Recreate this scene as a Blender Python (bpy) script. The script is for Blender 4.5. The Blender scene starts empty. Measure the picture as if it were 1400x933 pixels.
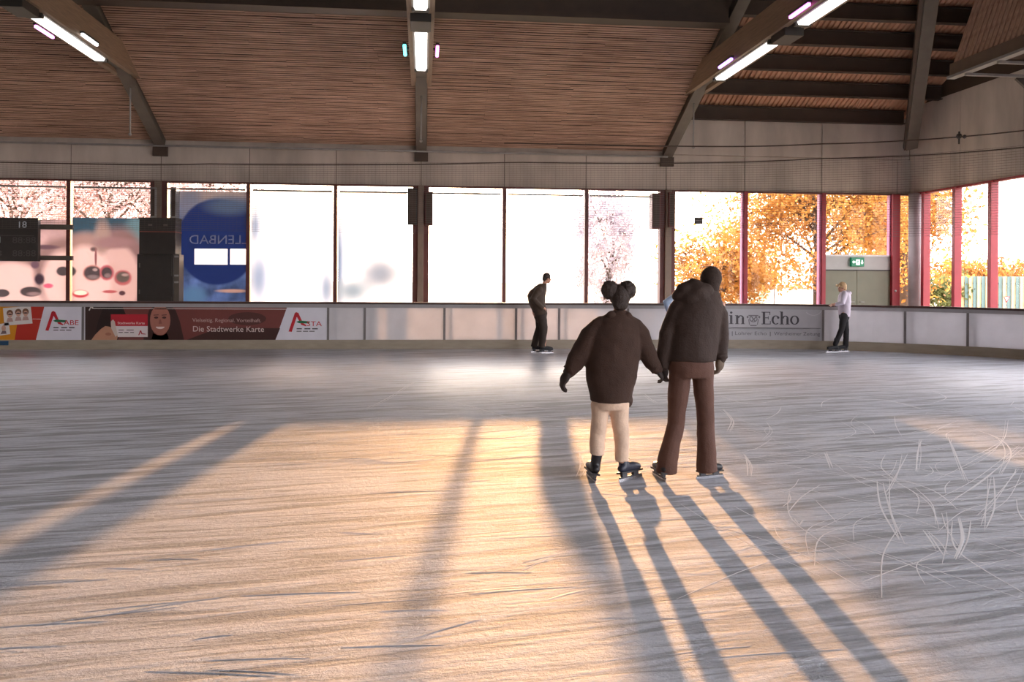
import bpy, bmesh, math, random
import numpy as np
from mathutils import Vector, Matrix

S = bpy.context.scene
C = S.collection
PI = math.pi

# ------------------------------------------------------------------ camera
F_PX, YAW, ROLL, CY, CAM_H = 1181.25, 0.1025, 0.0069, 380.46, 1.719
cam_data = bpy.data.cameras.new('camera')
cam = bpy.data.objects.new('camera', cam_data)
C.objects.link(cam)
S.camera = cam
cam_data.sensor_width = 36.0
cam_data.lens = F_PX / 1400 * 36.0
cam_data.shift_y = -(466.5 - CY) / 1400
cam_data.clip_end = 1000
_R0 = Vector((math.cos(YAW), -math.sin(YAW), 0)); _FW = Vector((math.sin(YAW), math.cos(YAW), 0)); _UP = Vector((0, 0, 1))
_cx = _R0 * math.cos(ROLL) + _UP * math.sin(ROLL)
_cy = _UP * math.cos(ROLL) - _R0 * math.sin(ROLL)
_m = Matrix((_cx, _cy, -_FW)).transposed().to_4x4()
_m.translation = (0, 0, CAM_H)
cam.matrix_world = _m

# ------------------------------------------------------------------ world, sun, exposure
SUN_AZ, SUN_EL = math.radians(6.5), math.radians(5.9)
w = bpy.data.worlds.new('world'); S.world = w; w.use_nodes = True
nt = w.node_tree
bg = nt.nodes['Background']
sky = nt.nodes.new('ShaderNodeTexSky'); sky.sky_type = 'NISHITA'
sky.sun_disc = False; sky.sun_elevation = SUN_EL; sky.sun_rotation = SUN_AZ
sky.air_density = 1.0; sky.dust_density = 3.0; sky.ozone_density = 1.0
haze = nt.nodes.new('ShaderNodeMixRGB'); haze.blend_type = 'ADD'; haze.inputs[0].default_value = 1.0
haze.inputs[2].default_value = (8.0, 7.75, 8.3, 1)          # thin bright veil of cloud over the whole sky
dim = nt.nodes.new('ShaderNodeMixRGB'); dim.blend_type = 'MULTIPLY'; dim.inputs[0].default_value = 1.0; dim.inputs[2].default_value = (.22, .22, .22, 1)
nt.links.new(sky.outputs[0], dim.inputs[1]); nt.links.new(dim.outputs[0], haze.inputs[1]); nt.links.new(haze.outputs[0], bg.inputs[0])
bg.inputs[1].default_value = 1.0
sd = bpy.data.lights.new('sun', 'SUN'); sd.energy = 10.5; sd.angle = math.radians(0.7); sd.color = (1.0, 0.52, 0.22)
so = bpy.data.objects.new('sun', sd); C.objects.link(so)
sdir = Vector((math.sin(SUN_AZ) * math.cos(SUN_EL), math.cos(SUN_AZ) * math.cos(SUN_EL), math.sin(SUN_EL)))
so.rotation_euler = sdir.to_track_quat('Z', 'Y').to_euler(); so.location = (0, 0, 30)
LAMP_POWER = 2.6
S.view_settings.view_transform = 'Standard'; S.view_settings.look = 'None'
S.view_settings.gamma = 1.0; S.view_settings.use_curve_mapping = False
S.view_settings.exposure = 0.0
try:
    S.cycles.max_bounces = 10; S.cycles.transparent_max_bounces = 24
    S.cycles.diffuse_bounces = 5; S.cycles.transmission_bounces = 6
    S.cycles.sample_clamp_indirect = 6.0
except Exception:
    pass

# ------------------------------------------------------------------ measuring helpers (photo pixel -> point in the hall)
def ray(u, v):
    up, vp = u - 700, v - CY
    uu = up * math.cos(ROLL) + vp * math.sin(ROLL); vv = -up * math.sin(ROLL) + vp * math.cos(ROLL)
    return _FW + _R0 * (uu / F_PX) - _UP * (vv / F_PX)
def at(u, v, Y):
    d = ray(u, v); t = Y / d.y
    return Vector((d.x * t, Y, CAM_H + d.z * t))
def atx(u, v, X):
    d = ray(u, v); t = X / d.x
    return Vector((X, d.y * t, CAM_H + d.z * t))
def atz(u, v, z=0.0):
    d = ray(u, v); t = (z - CAM_H) / d.z
    return Vector((d.x * t, d.y * t, z))

# ------------------------------------------------------------------ materials
MATS = {}
def _n(nt, t, **kw):
    n = nt.nodes.new(t)
    for k, val in kw.items(): setattr(n, k, val)
    return n
def mat(name, col, rough=0.6, var=0.15, scale=4.0, stretch=(1, 1, 1), bump=0.0, bscale=40.0, metal=0.0, spec=0.5, detail=4.0, transl=0.0, emis=None, estr=0.0):
    if name in MATS: return MATS[name]
    m = bpy.data.materials.new(name); m.use_nodes = True; MATS[name] = m
    nt = m.node_tree; p = nt.nodes['Principled BSDF']; out = nt.nodes['Material Output']
    p.inputs['Roughness'].default_value = rough; p.inputs['Metallic'].default_value = metal
    p.inputs['Specular IOR Level'].default_value = spec
    tc = _n(nt, 'ShaderNodeTexCoord'); mp = _n(nt, 'ShaderNodeMapping'); mp.inputs['Scale'].default_value = stretch
    nt.links.new(tc.outputs['Object'], mp.inputs[0])
    no = _n(nt, 'ShaderNodeTexNoise'); no.inputs['Scale'].default_value = scale; no.inputs['Detail'].default_value = detail
    nt.links.new(mp.outputs[0], no.inputs['Vector'])
    rp = _n(nt, 'ShaderNodeValToRGB')
    rp.color_ramp.elements[0].position = .3; rp.color_ramp.elements[1].position = .7
    rp.color_ramp.elements[0].color = tuple(max(0, c * (1 - var)) for c in col[:3]) + (1,)
    rp.color_ramp.elements[1].color = tuple(min(1, c * (1 + var)) for c in col[:3]) + (1,)
    nt.links.new(no.outputs[0], rp.inputs[0]); nt.links.new(rp.outputs[0], p.inputs['Base Color'])
    if bump > 0:
        nb = _n(nt, 'ShaderNodeTexNoise'); nb.inputs['Scale'].default_value = bscale; nb.inputs['Detail'].default_value = 3
        nt.links.new(mp.outputs[0], nb.inputs['Vector'])
        bp = _n(nt, 'ShaderNodeBump'); bp.inputs['Strength'].default_value = bump; bp.inputs['Distance'].default_value = .02
        nt.links.new(nb.outputs[0], bp.inputs['Height']); nt.links.new(bp.outputs[0], p.inputs['Normal'])
    if emis:
        p.inputs['Emission Color'].default_value = tuple(emis) + (1,); p.inputs['Emission Strength'].default_value = estr
    if transl > 0:
        tr = _n(nt, 'ShaderNodeBsdfTranslucent'); mx = _n(nt, 'ShaderNodeMixShader'); mx.inputs[0].default_value = transl
        nt.links.new(rp.outputs[0], tr.inputs[0])
        nt.links.new(p.outputs[0], mx.inputs[1]); nt.links.new(tr.outputs[0], mx.inputs[2]); nt.links.new(mx.outputs[0], out.inputs[0])
    return m

def srgb(r, g, b):
    f = lambda c: (c / 255 / 12.92) if c / 255 <= .04045 else ((c / 255 + .055) / 1.055) ** 2.4
    return (f(r), f(g), f(b))

def make_ice():
    m = bpy.data.materials.new('ice'); m.use_nodes = True; nt = m.node_tree; L = nt.links.new
    p = nt.nodes['Principled BSDF']
    tc = _n(nt, 'ShaderNodeTexCoord')
    def mapped(scale, rot=0.0):
        m0 = _n(nt, 'ShaderNodeMapping'); m0.inputs['Rotation'].default_value = (0, 0, -rot); L(tc.outputs['Object'], m0.inputs[0])
        mp = _n(nt, 'ShaderNodeMapping'); mp.inputs['Scale'].default_value = scale
        L(m0.outputs[0], mp.inputs[0]); return mp.outputs[0]
    def noise(vec, sc, det=4, rough=.55, dist=0.0):
        n = _n(nt, 'ShaderNodeTexNoise'); n.inputs['Scale'].default_value = sc; n.inputs['Detail'].default_value = det
        n.inputs['Roughness'].default_value = rough; n.inputs['Distortion'].default_value = dist
        L(vec, n.inputs['Vector']); return n.outputs[0]
    def math_(op, a, b=None, c=None):
        n = _n(nt, 'ShaderNodeMath', operation=op)
        for i, x in enumerate((a, b, c)):
            if x is None: continue
            if isinstance(x, (int, float)): n.inputs[i].default_value = x
            else: L(x, n.inputs[i])
        return n.outputs[0]
    def ramp(x, a, b):
        n = _n(nt, 'ShaderNodeMapRange'); n.inputs['From Min'].default_value = a; n.inputs['From Max'].default_value = b
        L(x, n.inputs['Value']); return n.outputs[0]
    streak = noise(mapped((0.55, 6.0, 1), 0.24), 1.0, 6, .6, .35)     # long skate furrows
    streak2 = noise(mapped((1.2, 16.0, 1), 0.10), 1.0, 5, .6, .5)
    grain = noise(mapped((1, 1.7, 1), .2), 20.0, 5, .72)                      # scuffed snow
    fine = noise(mapped((1, 1, 1)), 90.0, 2, .6)
    cloud = noise(mapped((1, 1, 1)), 0.35, 3)
    groove = math_('SMOOTH_MIN', ramp(streak, .40, .52), ramp(streak2, .36, .5), .2)
    h = math_('ADD', math_('MULTIPLY', streak, 1.7), math_('MULTIPLY', streak2, .55))
    h = math_('ADD', h, math_('MULTIPLY', grain, .75))
    h = math_('ADD', h, math_('MULTIPLY', fine, .10))
    bp = _n(nt, 'ShaderNodeBump'); bp.inputs['Strength'].default_value = .65; bp.inputs['Distance'].default_value = .035
    # the ice is cut up in the middle of the rink and smoother towards the boards
    sp_ = _n(nt, 'ShaderNodeSeparateXYZ'); L(tc.outputs['Object'], sp_.inputs[0])
    wob = math_('ADD', sp_.outputs[1], math_('MULTIPLY', cloud, 3.0))
    st = _n(nt, 'ShaderNodeMapRange'); st.inputs['From Min'].default_value = 6.0; st.inputs['From Max'].default_value = 15.0; st.inputs['To Min'].default_value = .9; st.inputs['To Max'].default_value = .06
    L(wob, st.inputs['Value']); L(st.outputs[0], bp.inputs['Strength'])
    L(h, bp.inputs['Height']); L(bp.outputs[0], p.inputs['Normal'])
    rp = _n(nt, 'ShaderNodeValToRGB')
    rp.color_ramp.elements[0].color = srgb(176, 184, 200) + (1,); rp.color_ramp.elements[1].color = srgb(240, 242, 247) + (1,)
    rp.color_ramp.elements[0].position = .25; rp.color_ramp.elements[1].position = .75
    mixv = math_('ADD', math_('MULTIPLY', grain, .45), math_('ADD', math_('MULTIPLY', cloud, .3), math_('MULTIPLY', streak2, .25)))
    L(mixv, rp.inputs[0])
    mx = _n(nt, 'ShaderNodeMixRGB'); mx.blend_type = 'MULTIPLY'; mx.inputs[0].default_value = .48
    L(rp.outputs[0], mx.inputs[1]); L(groove, mx.inputs[2]); L(mx.outputs[0], p.inputs['Base Color'])
    rr = _n(nt, 'ShaderNodeMapRange'); rr.inputs['To Min'].default_value = .62; rr.inputs['To Max'].default_value = .84
    L(grain, rr.inputs['Value'])
    sm_ = _n(nt, 'ShaderNodeMapRange'); sm_.inputs['From Min'].default_value = 11.5; sm_.inputs['From Max'].default_value = 18.0; sm_.inputs['To Min'].default_value = 1.0; sm_.inputs['To Max'].default_value = .42
    L(wob, sm_.inputs['Value']); L(math_('MULTIPLY', rr.outputs[0], sm_.outputs[0]), p.inputs['Roughness'])
    p.inputs['Specular IOR Level'].default_value = .3
    return m

def make_glass():
    m = bpy.data.materials.new('window_glass'); m.use_nodes = True; nt = m.node_tree
    nt.nodes.remove(nt.nodes['Principled BSDF'])
    t = _n(nt, 'ShaderNodeBsdfTransparent'); t.inputs[0].default_value = (.98, .98, .975, 1)
    g = _n(nt, 'ShaderNodeBsdfGlossy'); g.inputs['Roughness'].default_value = .03
    lw = _n(nt, 'ShaderNodeLayerWeight'); lw.inputs[0].default_value = .5
    pw = _n(nt, 'ShaderNodeMath', operation='POWER'); pw.inputs[1].default_value = 4.0; nt.links.new(lw.outputs['Facing'], pw.inputs[0])
    ma = _n(nt, 'ShaderNodeMath', operation='MULTIPLY_ADD'); ma.inputs[1].default_value = .35; ma.inputs[2].default_value = .006; nt.links.new(pw.outputs[0], ma.inputs[0])
    mx = _n(nt, 'ShaderNodeMixShader')
    nt.links.new(ma.outputs[0], mx.inputs[0]); nt.links.new(t.outputs[0], mx.inputs[1]); nt.links.new(g.outputs[0], mx.inputs[2])
    nt.links.new(mx.outputs[0], nt.nodes['Material Output'].inputs[0])
    return m

def make_wood(name, a, b, along=0):
    m = bpy.data.materials.new(name); m.use_nodes = True; nt = m.node_tree; L = nt.links.new
    p = nt.nodes['Principled BSDF']; p.inputs['Roughness'].default_value = .7
    tc = _n(nt, 'ShaderNodeTexCoord'); mp = _n(nt, 'ShaderNodeMapping')
    mp.inputs['Scale'].default_value = (1.1, 14, 14) if along == 0 else (14, 14, 1.1)
    L(tc.outputs['Object'], mp.inputs[0])
    n = _n(nt, 'ShaderNodeTexNoise'); n.inputs['Scale'].default_value = 1.0; n.inputs['Detail'].default_value = 5; n.inputs['Roughness'].default_value = .65
    L(mp.outputs[0], n.inputs['Vector'])
    n2 = _n(nt, 'ShaderNodeTexNoise'); n2.inputs['Scale'].default_value = .45; n2.inputs['Detail'].default_value = 2
    L(tc.outputs['Object'], n2.inputs['Vector'])
    ad = _n(nt, 'ShaderNodeMath', operation='MULTIPLY_ADD'); ad.inputs[1].default_value = .4; L(n2.outputs[0], ad.inputs[0]); L(n.outputs[0], ad.inputs[2])
    rp = _n(nt, 'ShaderNodeValToRGB'); rp.color_ramp.elements[0].color = a + (1,); rp.color_ramp.elements[1].color = b + (1,)
    rp.color_ramp.elements[0].position = .48; rp.color_ramp.elements[1].position = .92
    L(ad.outputs[0], rp.inputs[0]); L(rp.outputs[0], p.inputs['Base Color'])
    return m

M_ICE = make_ice(); M_GLASS = make_glass()
M_SLAT = make_wood('slat_wood', srgb(142, 108, 90), srgb(208, 172, 150))
M_PLANK = make_wood('plank_wood', srgb(166, 130, 112), srgb(222, 188, 168), 2)
M_CONC = mat('concrete', srgb(188, 178, 168), .85, .22, 1.3, (1, 1, .35), .25, 25)
M_CONC2 = mat('concrete_floor', srgb(135, 130, 124), .8, .15, 2.0)
M_STEEL = mat('dark_steel', srgb(92, 84, 76), .55, .12, 3)
M_STEELD = mat('brown_steel', srgb(66, 52, 42), .6, .12, 3)
M_GLULAM = mat('glulam', srgb(128, 104, 84), .6, .18, 3, (12, .8, 12))
M_GREY = mat('grey_metal', srgb(150, 148, 145), .45, .1, 6, metal=.3)
M_RED = mat('red_paint', srgb(150, 32, 45), .45, .08, 4)
M_BROWNFR = mat('maroon_frame', srgb(96, 48, 44), .5, .1, 4)
M_BOARD = mat('white_board', srgb(222, 220, 222), .4, .05, 2.5, transl=.35)
M_BOARDAD = mat('printed_board', srgb(200, 198, 202), .4, .04, 2.5)
M_CAP = mat('cap_rail', srgb(70, 46, 40), .5, .1, 5)
M_RAIL = mat('grey_rail', srgb(158, 154, 154), .5, .06, 5)
M_KICK = mat('kick_plate', srgb(156, 144, 126), .5, .1, 3, (1, 1, 4))
M_DARK = mat('dark_plastic', srgb(46, 42, 38), .55, .1, 5)
M_DARKROOF = mat('roof_underside', srgb(70, 56, 44), .85, .15, 1.0)
M_WHITE = mat('white_paint', srgb(225, 225, 222), .5, .03, 4)

# ------------------------------------------------------------------ mesh helpers
class MB:
    def __init__(self): self.v = []; self.f = []
    def add(self, vs, fs):
        o = len(self.v); self.v += [tuple(x) for x in vs]; self.f += [tuple(i + o for i in q) for q in fs]; return self
    def box(self, x0, x1, y0, y1, z0, z1):
        vs = [(x, y, z) for z in (z0, z1) for y in (y0, y1) for x in (x0, x1)]
        return self.add(vs, [(0, 2, 3, 1), (4, 5, 7, 6), (0, 1, 5, 4), (2, 6, 7, 3), (0, 4, 6, 2), (1, 3, 7, 5)])
    def bar(self, a, b, wd, ht, up=(0, 0, 1)):
        a = Vector(a); b = Vector(b); d = (b - a).normalized(); s = d.cross(Vector(up))
        if s.length < 1e-4: s = d.cross(Vector((1, 0, 0)))
        s.normalize(); t = s.cross(d)
        vs = [p + s * (i * wd / 2) + t * (j * ht / 2) for p in (a, b) for i, j in ((-1, -1), (1, -1), (1, 1), (-1, 1))]
        return self.add(vs, [(3, 2, 1, 0), (4, 5, 6, 7), (0, 1, 5, 4), (1, 2, 6, 5), (2, 3, 7, 6), (3, 0, 4, 7)])
    def prism(self, poly, off, nrm):
        """poly: list of 3-D points (planar), extruded by vector nrm after shift off"""
        n = len(poly); off = Vector(off); nrm = Vector(nrm)
        a = [Vector(p) + off for p in poly]; b = [p + nrm for p in a]
        fs = [tuple(range(n))[::-1], tuple(range(n, 2 * n))] + [(i, (i + 1) % n, n + (i + 1) % n, n + i) for i in range(n)]
        return self.add(a + b, fs)
    def tube(self, pts, rad, n=8, round_ends=False):
        pts = [Vector(p) for p in pts]
        rad = [rad] * len(pts) if isinstance(rad, (int, float)) else list(rad)
        if round_ends:
            d0 = (pts[0] - pts[1]).normalized(); d1 = (pts[-1] - pts[-2]).normalized()
            r0, r1 = rad[0], rad[-1]
            pts = [pts[0] + d0 * r0 * .95, pts[0] + d0 * r0 * .7] + pts + [pts[-1] + d1 * r1 * .7, pts[-1] + d1 * r1 * .95]
            rad = [r0 * .3, r0 * .72] + rad + [r1 * .72, r1 * .3]
        vs, fs = [], []; ref = None
        for i, p in enumerate(pts):
            t = (pts[min(i + 1, len(pts) - 1)] - pts[max(i - 1, 0)]).normalized()
            if ref is None: ref = t.orthogonal().normalized()
            ref = (ref - t * ref.dot(t))
            ref = ref.normalized() if ref.length > 1e-6 else t.orthogonal().normalized()
            bi = t.cross(ref)
            for k in range(n):
                a = 2 * PI * k / n; vs.append(p + (ref * math.cos(a) + bi * math.sin(a)) * rad[i])
        for i in range(len(pts) - 1):
            for k in range(n):
                k2 = (k + 1) % n; fs.append((i * n + k, i * n + k2, (i + 1) * n + k2, (i + 1) * n + k))
        fs.append(tuple(range(n))[::-1]); fs.append(tuple((len(pts) - 1) * n + k for k in range(n)))
        return self.add(vs, fs)
    def rings(self, rs, n=20):
        """horizontal elliptical rings (cx,cy,cz,rx,ry) from bottom to top"""
        vs, fs = [], []
        for (cx, cy, cz, rx, ry) in rs:
            for k in range(n):
                a = 2 * PI * k / n; vs.append((cx + rx * math.cos(a), cy + ry * math.sin(a), cz))
        for i in range(len(rs) - 1):
            for k in range(n):
                k2 = (k + 1) % n; fs.append((i * n + k, i * n + k2, (i + 1) * n + k2, (i + 1) * n + k))
        fs.append(tuple(range(n))[::-1]); fs.append(tuple((len(rs) - 1) * n + k for k in range(n)))
        return self.add(vs, fs)
    def ball(self, c, rx, ry=None, rz=None, n=14, rot=None):
        ry = ry or rx; rz = rz or rx; m = n // 2; c = Vector(c)
        vs = [(0, 0, rz)]; fs = []
        for i in range(1, m):
            th = PI * i / m
            for k in range(n):
                a = 2 * PI * k / n; vs.append((rx * math.sin(th) * math.cos(a), ry * math.sin(th) * math.sin(a), rz * math.cos(th)))
        vs.append((0, 0, -rz))
        for k in range(n): fs.append((0, 1 + k, 1 + (k + 1) % n))
        for i in range(m - 2):
            for k in range(n):
                k2 = (k + 1) % n; a0 = 1 + i * n; a1 = a0 + n; fs.append((a0 + k, a1 + k, a1 + k2, a0 + k2))
        l = len(vs) - 1; a0 = 1 + (m - 2) * n
        for k in range(n): fs.append((l, a0 + (k + 1) % n, a0 + k))
        vs = [Vector(q) for q in vs]
        if rot is not None: vs = [rot @ q for q in vs]
        return self.add([q + c for q in vs], fs)
    def mesh(self, name, m=None, smooth=False):
        me = bpy.data.meshes.new(name); me.from_pydata(self.v, [], self.f); me.update()
        if m: me.materials.append(m)
        if smooth: me.polygons.foreach_set('use_smooth', [True] * len(me.polygons))
        return me
    def build(self, name, m, parent=None, smooth=False, bevel=0.0):
        o = bpy.data.objects.new(name, self.mesh(name, m, smooth)); C.objects.link(o)
        if parent is not None: o.parent = parent; o.matrix_parent_inverse = inv(parent)
        if bevel > 0:
            b = o.modifiers.new('bevel', 'BEVEL'); b.width = bevel; b.segments = 2; b.limit_method = 'ANGLE'
        return o
INV = {}
def inv(p):
    """inverse of the parent's world matrix (parents are only moved when created)"""
    m = Matrix.LocRotScale(p.location, p.rotation_euler, p.scale)
    return m.inverted()
def thing(name, label, cat, loc=(0, 0, 0), group=None, kind=None):
    o = bpy.data.objects.new(name, None); C.objects.link(o); o.location = loc; o.empty_display_size = .2
    return tag(o, label, cat, group, kind)
def tag(o, label=None, cat=None, group=None, kind=None):
    if label: o['label'] = label
    if cat: o['category'] = cat
    if group: o['group'] = group
    if kind: o['kind'] = kind
    return o
def share(name, me, parent, loc=(0, 0, 0)):
    o = bpy.data.objects.new(name, me); C.objects.link(o); o.location = loc
    if parent is not None: o.parent = parent; o.matrix_parent_inverse = inv(parent)
    return o

# ------------------------------------------------------------------ sizes of the hall
YW = 25.76            # inner face of the window wall
PANE = 2.48; BAY = 3 * PANE
XCOL = {'A0': -14.96, 'A': -7.52, 'B': -0.08, 'C': 7.36, 'D': 14.80}
XR = 15.2             # right wall
HWIN = 4.42; ZBAND = 5.47; ZWALL = 6.72; SLOPE = 0.44
YB = 20.9; RC = 7.0; XC0 = 7.4       # dasher boards: straight run, corner radius and start of the corner
HB = 1.12
BEAM_Z = 6.78
YTOP = 20.2           # upper edge of the slat ceiling
def zslat(Y): return ZBAND + SLOPE * (YW - Y)
def zdeck(Y): return 6.80 + SLOPE * (YW - Y)

# ------------------------------------------------------------------ structure
tag(MB().box(-26, 16.0, -30, YW - .1, -.2, 0).build('floor', M_ICE), 'scuffed white ice of the rink crossed by skate grooves', None, kind='structure')
g = MB(); g.box(-26, 16.0, YB + .12, YW + .2, -.1, .015); g.box(14.55, 16.0, -30, YB + .12, -.1, .015)
tag(g.build('trim_1', M_CONC2), 'grey concrete walkway behind the rink boards', None, kind='structure')

# back wall: empty with concrete panels, sill wall
wall = bpy.data.objects.new('wall_back', None); C.objects.link(wall); wall.location = (0, YW, 0)
tag(wall, 'grey concrete wall band above the long row of windows', None, kind='structure')
x = -24.88 + .0
xs = [XCOL['B'] + PANE * k for k in range(-10, 7)] + [XR + .25]
for a, b in zip(xs[:-1], xs[1:]):
    MB().box(a + .008, b - .008, YW, YW + .25, HWIN, ZBAND + .05).build('concrete_panel', M_CONC, wall, bevel=.012)
MB().box(xs[0], XR, YW + .03, YW + .24, HWIN + .02, ZBAND).build('joint_backing', M_STEELD, wall)
MB().box(xs[0], XR, YW + .02, YW + .3, 0, .42).build('sill_wall', M_CONC, wall)
MB().box(xs[0], XCOL['C'], YW + .05, YW + .25, ZBAND + .05, 8.0).build('upper_wall', M_CONC, wall)
for a, b in zip([XCOL['C'], XCOL['C'] + 2.48, XCOL['C'] + 4.96], [XCOL['C'] + 2.48, XCOL['C'] + 4.96, XR]):
    MB().box(a + .008, b - .008, YW, YW + .25, ZBAND + .066, 7.3).build('concrete_panel', M_CONC, wall, bevel=.012)
MB().box(xs[0], XR, YW - .10, YW + .0, HWIN - .03, HWIN + .02).build('window_head', M_BROWNFR, wall)

# right wall
wr = bpy.data.objects.new('wall_right', None); C.objects.link(wr); wr.location = (XR, 10, 0)
tag(wr, 'grey concrete end wall above red framed windows', None, kind='structure')
ys = [YW, 23.2, 20.6, 18.0, 15.4, 12.8, 10.2, 7.6, 5.0, 2.4]
for a, b in zip(ys[1:], ys[:-1]):
    MB().box(XR, XR + .25, a + .008, b - .008, HWIN, 7.15).build('concrete_panel', M_CONC, wr, bevel=.012)
MB().box(XR + .03, XR + .24, 2.4, YW + .2, HWIN + .02, 7.1).build('joint_backing', M_STEELD, wr)
MB().box(XR, XR + .3, 2.4, YW + .2, 0, .42).build('sill_wall', M_CONC, wr)
MB().box(XR + .02, XR + .2, 2.4, YW + .2, 7.15, 9.3).build('upper_wall', M_DARKROOF, wr)

# the sides of the hall behind and left of the camera
tag(MB().box(-26.25, -26, -30, YW, 0, 9.25).build('wall_left', M_CONC), 'plain concrete wall along the left end of the hall', None, kind='structure')
tag(MB().box(-26, 16, -30.25, -30, 0, 9.25).build('wall_front', M_CONC), 'plain concrete wall behind the viewer', None, kind='structure')
# roof slabs
roof = bpy.data.objects.new('ceiling', None); C.objects.link(roof); roof.location = (0, 0, 9)
tag(roof, 'dark roof underside high over the ice', None, kind='structure')
MB().box(-26, 16.2, -30, YTOP, 9.25, 9.45).build('roof_slab', M_DARKROOF, roof)
b = MB(); P = [(-26, YW + .6, zdeck(YW + .6)), (XCOL['C'], YW + .6, zdeck(YW + .6)), (XCOL['C'], YTOP - .2, zdeck(YTOP - .2)), (-26, YTOP - .2, zdeck(YTOP - .2))]
b.prism(P, (0, 0, 0), (0, 0, .15)); b.build('roof_slope', M_DARKROOF, roof)
# corrugated deck over the right bay: real corrugation along X
b = MB(); pitch = .15; x = XCOL['C']; prof = []
while x < 16.2:
    prof += [(x, 0), (x + .055, 0), (x + .075, .05), (x + .13, .05)]; x += pitch
Ya, Yb_ = YW + .6, 18.6
vs = [(px_, Ya, zdeck(Ya) + pz) for px_, pz in prof] + [(px_, Yb_, zdeck(Yb_) + pz) for px_, pz in prof]
n = len(prof); b.add(vs, [(i, i + 1, n + i + 1, n + i) for i in range(n - 1)])
b.add([(XCOL['C'], Ya, zdeck(Ya) + .1), (16.2, Ya, zdeck(Ya) + .1), (16.2, Yb_, zdeck(Yb_) + .1), (XCOL['C'], Yb_, zdeck(Yb_) + .1)], [(0, 1, 2, 3)])
M_DECK = mat('corrugated_deck', srgb(188, 142, 112), .55, .12, 2.0)
b.build('corrugated_deck', M_DECK, roof)
# cross beam at the upper edge of the slat ceiling
cb = MB().box(-26, XCOL['C'] - .2, YTOP - .35, YTOP, zslat(YTOP) - .02, 9.25)
cb.box(-26, XCOL['C'] - .2, YTOP - .43, YTOP + .05, zslat(YTOP) - .14, zslat(YTOP) - .02)
tag(cb.build('cross_beam', M_STEELD), 'dark brown cross beam along the top edge of the slatted ceiling', 'beam')

# purlins of the right bay
for i, Y in enumerate([25.35, 24.15, 23.1, 22.1, 21.15, 20.2]):
    zt = zdeck(Y) - .01; hh = .42
    q = MB().box(XCOL['C'] + .18, XR + .5 if i > 0 else XR - .45, Y - .02, Y + .02, zt - hh, zt)
    x0, x1 = XCOL['C'] + .18, (XR + .5 if i > 0 else XR - .45)
    q.box(x0, x1, Y - .11, Y + .11, zt - hh, zt - hh + .03); q.box(x0, x1, Y - .11, Y + .11, zt - .03, zt)
    nth = ['lowest', 'second lowest', 'third', 'fourth', 'fifth', 'topmost'][i]
    tag(q.build('purlin', M_STEELD), f'dark steel purlin under the corrugated roof, {nth} from the window wall', 'beam', 'purlins under the corrugated roof')

# ------------------------------------------------------------------ slat ceilings between the rafters
def slat_bay(x0, x1, label):
    t = thing('slat_ceiling_panel', label, 'ceiling panel', ((x0 + x1) / 2, (YW + YTOP) / 2, 6.5), 'slatted ceiling panels')
    rnd = random.Random(int(x0 * 10)); b = MB(); n = 74
    for i in range(n):
        Y = YW - .12 - (YW - .12 - YTOP - .08) * i / (n - 1)
        z = zslat(Y) + .10; xa = x0
        while xa < x1 - .01:
            xb = min(x1, xa + rnd.choice([1.6, 2.2, 3.1, 3.9]))
            if x1 - xb < .5: xb = x1
            dz = rnd.uniform(-.006, .006)
            p0 = Vector(((xa + .002), Y, z + dz)); p1 = Vector((xb - .003, Y, z + dz))
            b.bar(p0, p1, .046, .014, (0, SLOPE * .914, .914)); xa = xb
    o = b.build('slats', M_SLAT, t); tag(o, kind='stuff')
    P = [(x0, YW - .02, zslat(YW) + .16), (x1, YW - .02, zslat(YW) + .16), (x1, YTOP, zslat(YTOP) + .16), (x0, YTOP, zslat(YTOP) + .16)]
    MB().prism(P, (0, 0, 0), (0, 0, .04)).build('backing', mat('slat_backing', srgb(34, 26, 20), .9, .1), t)
    k = 6
    for i in range(1, k):
        xx = x0 + (x1 - x0) * i / k
        MB().bar((xx, YW - .12, zslat(YW - .12) + .125), (xx, YTOP + .1, zslat(YTOP + .1) + .125), .06, .03).build('batten', M_STEELD, t)
slat_bay(XCOL['A0'] + .16, XCOL['A'] - .16, 'wooden slat ceiling left of the left lamp beam')
slat_bay(XCOL['A'] + .16, XCOL['B'] - .16, 'wooden slat ceiling between the left and the middle lamp beam')
slat_bay(XCOL['B'] + .16, XCOL['C'] - .16, 'wooden slat ceiling between the middle and the right lamp beam')

# rafters, lamp beams, rods
def rafter(X, label):
    a = Vector((X, YW - .02, zslat(YW) + .09)); e = Vector((X, YTOP - 1.2, zslat(YTOP - 1.2) + .09))
    t = thing('rafter', label, 'beam', tuple(a), 'sloping roof rafters')
    q = MB().bar(a, e, .24, .28); q.build('web', M_STEEL, t)
    q = MB().bar(a - Vector((0, 0, .16)), e - Vector((0, 0, .16)), .30, .04); q.build('flange', M_STEEL, t)
    MB().box(X - .2, X + .2, YW - .14, YW - .02, zslat(YW) - .32, zslat(YW) - .04).build('foot_plate', M_STEELD, t)
rafter(XCOL['A'], 'steel rafter rising from the wall to the left lamp beam')
rafter(XCOL['B'], 'steel rafter rising from the wall to the middle lamp beam')
rafter(XCOL['C'], 'steel rafter rising from the wall to the right lamp beam')

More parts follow.
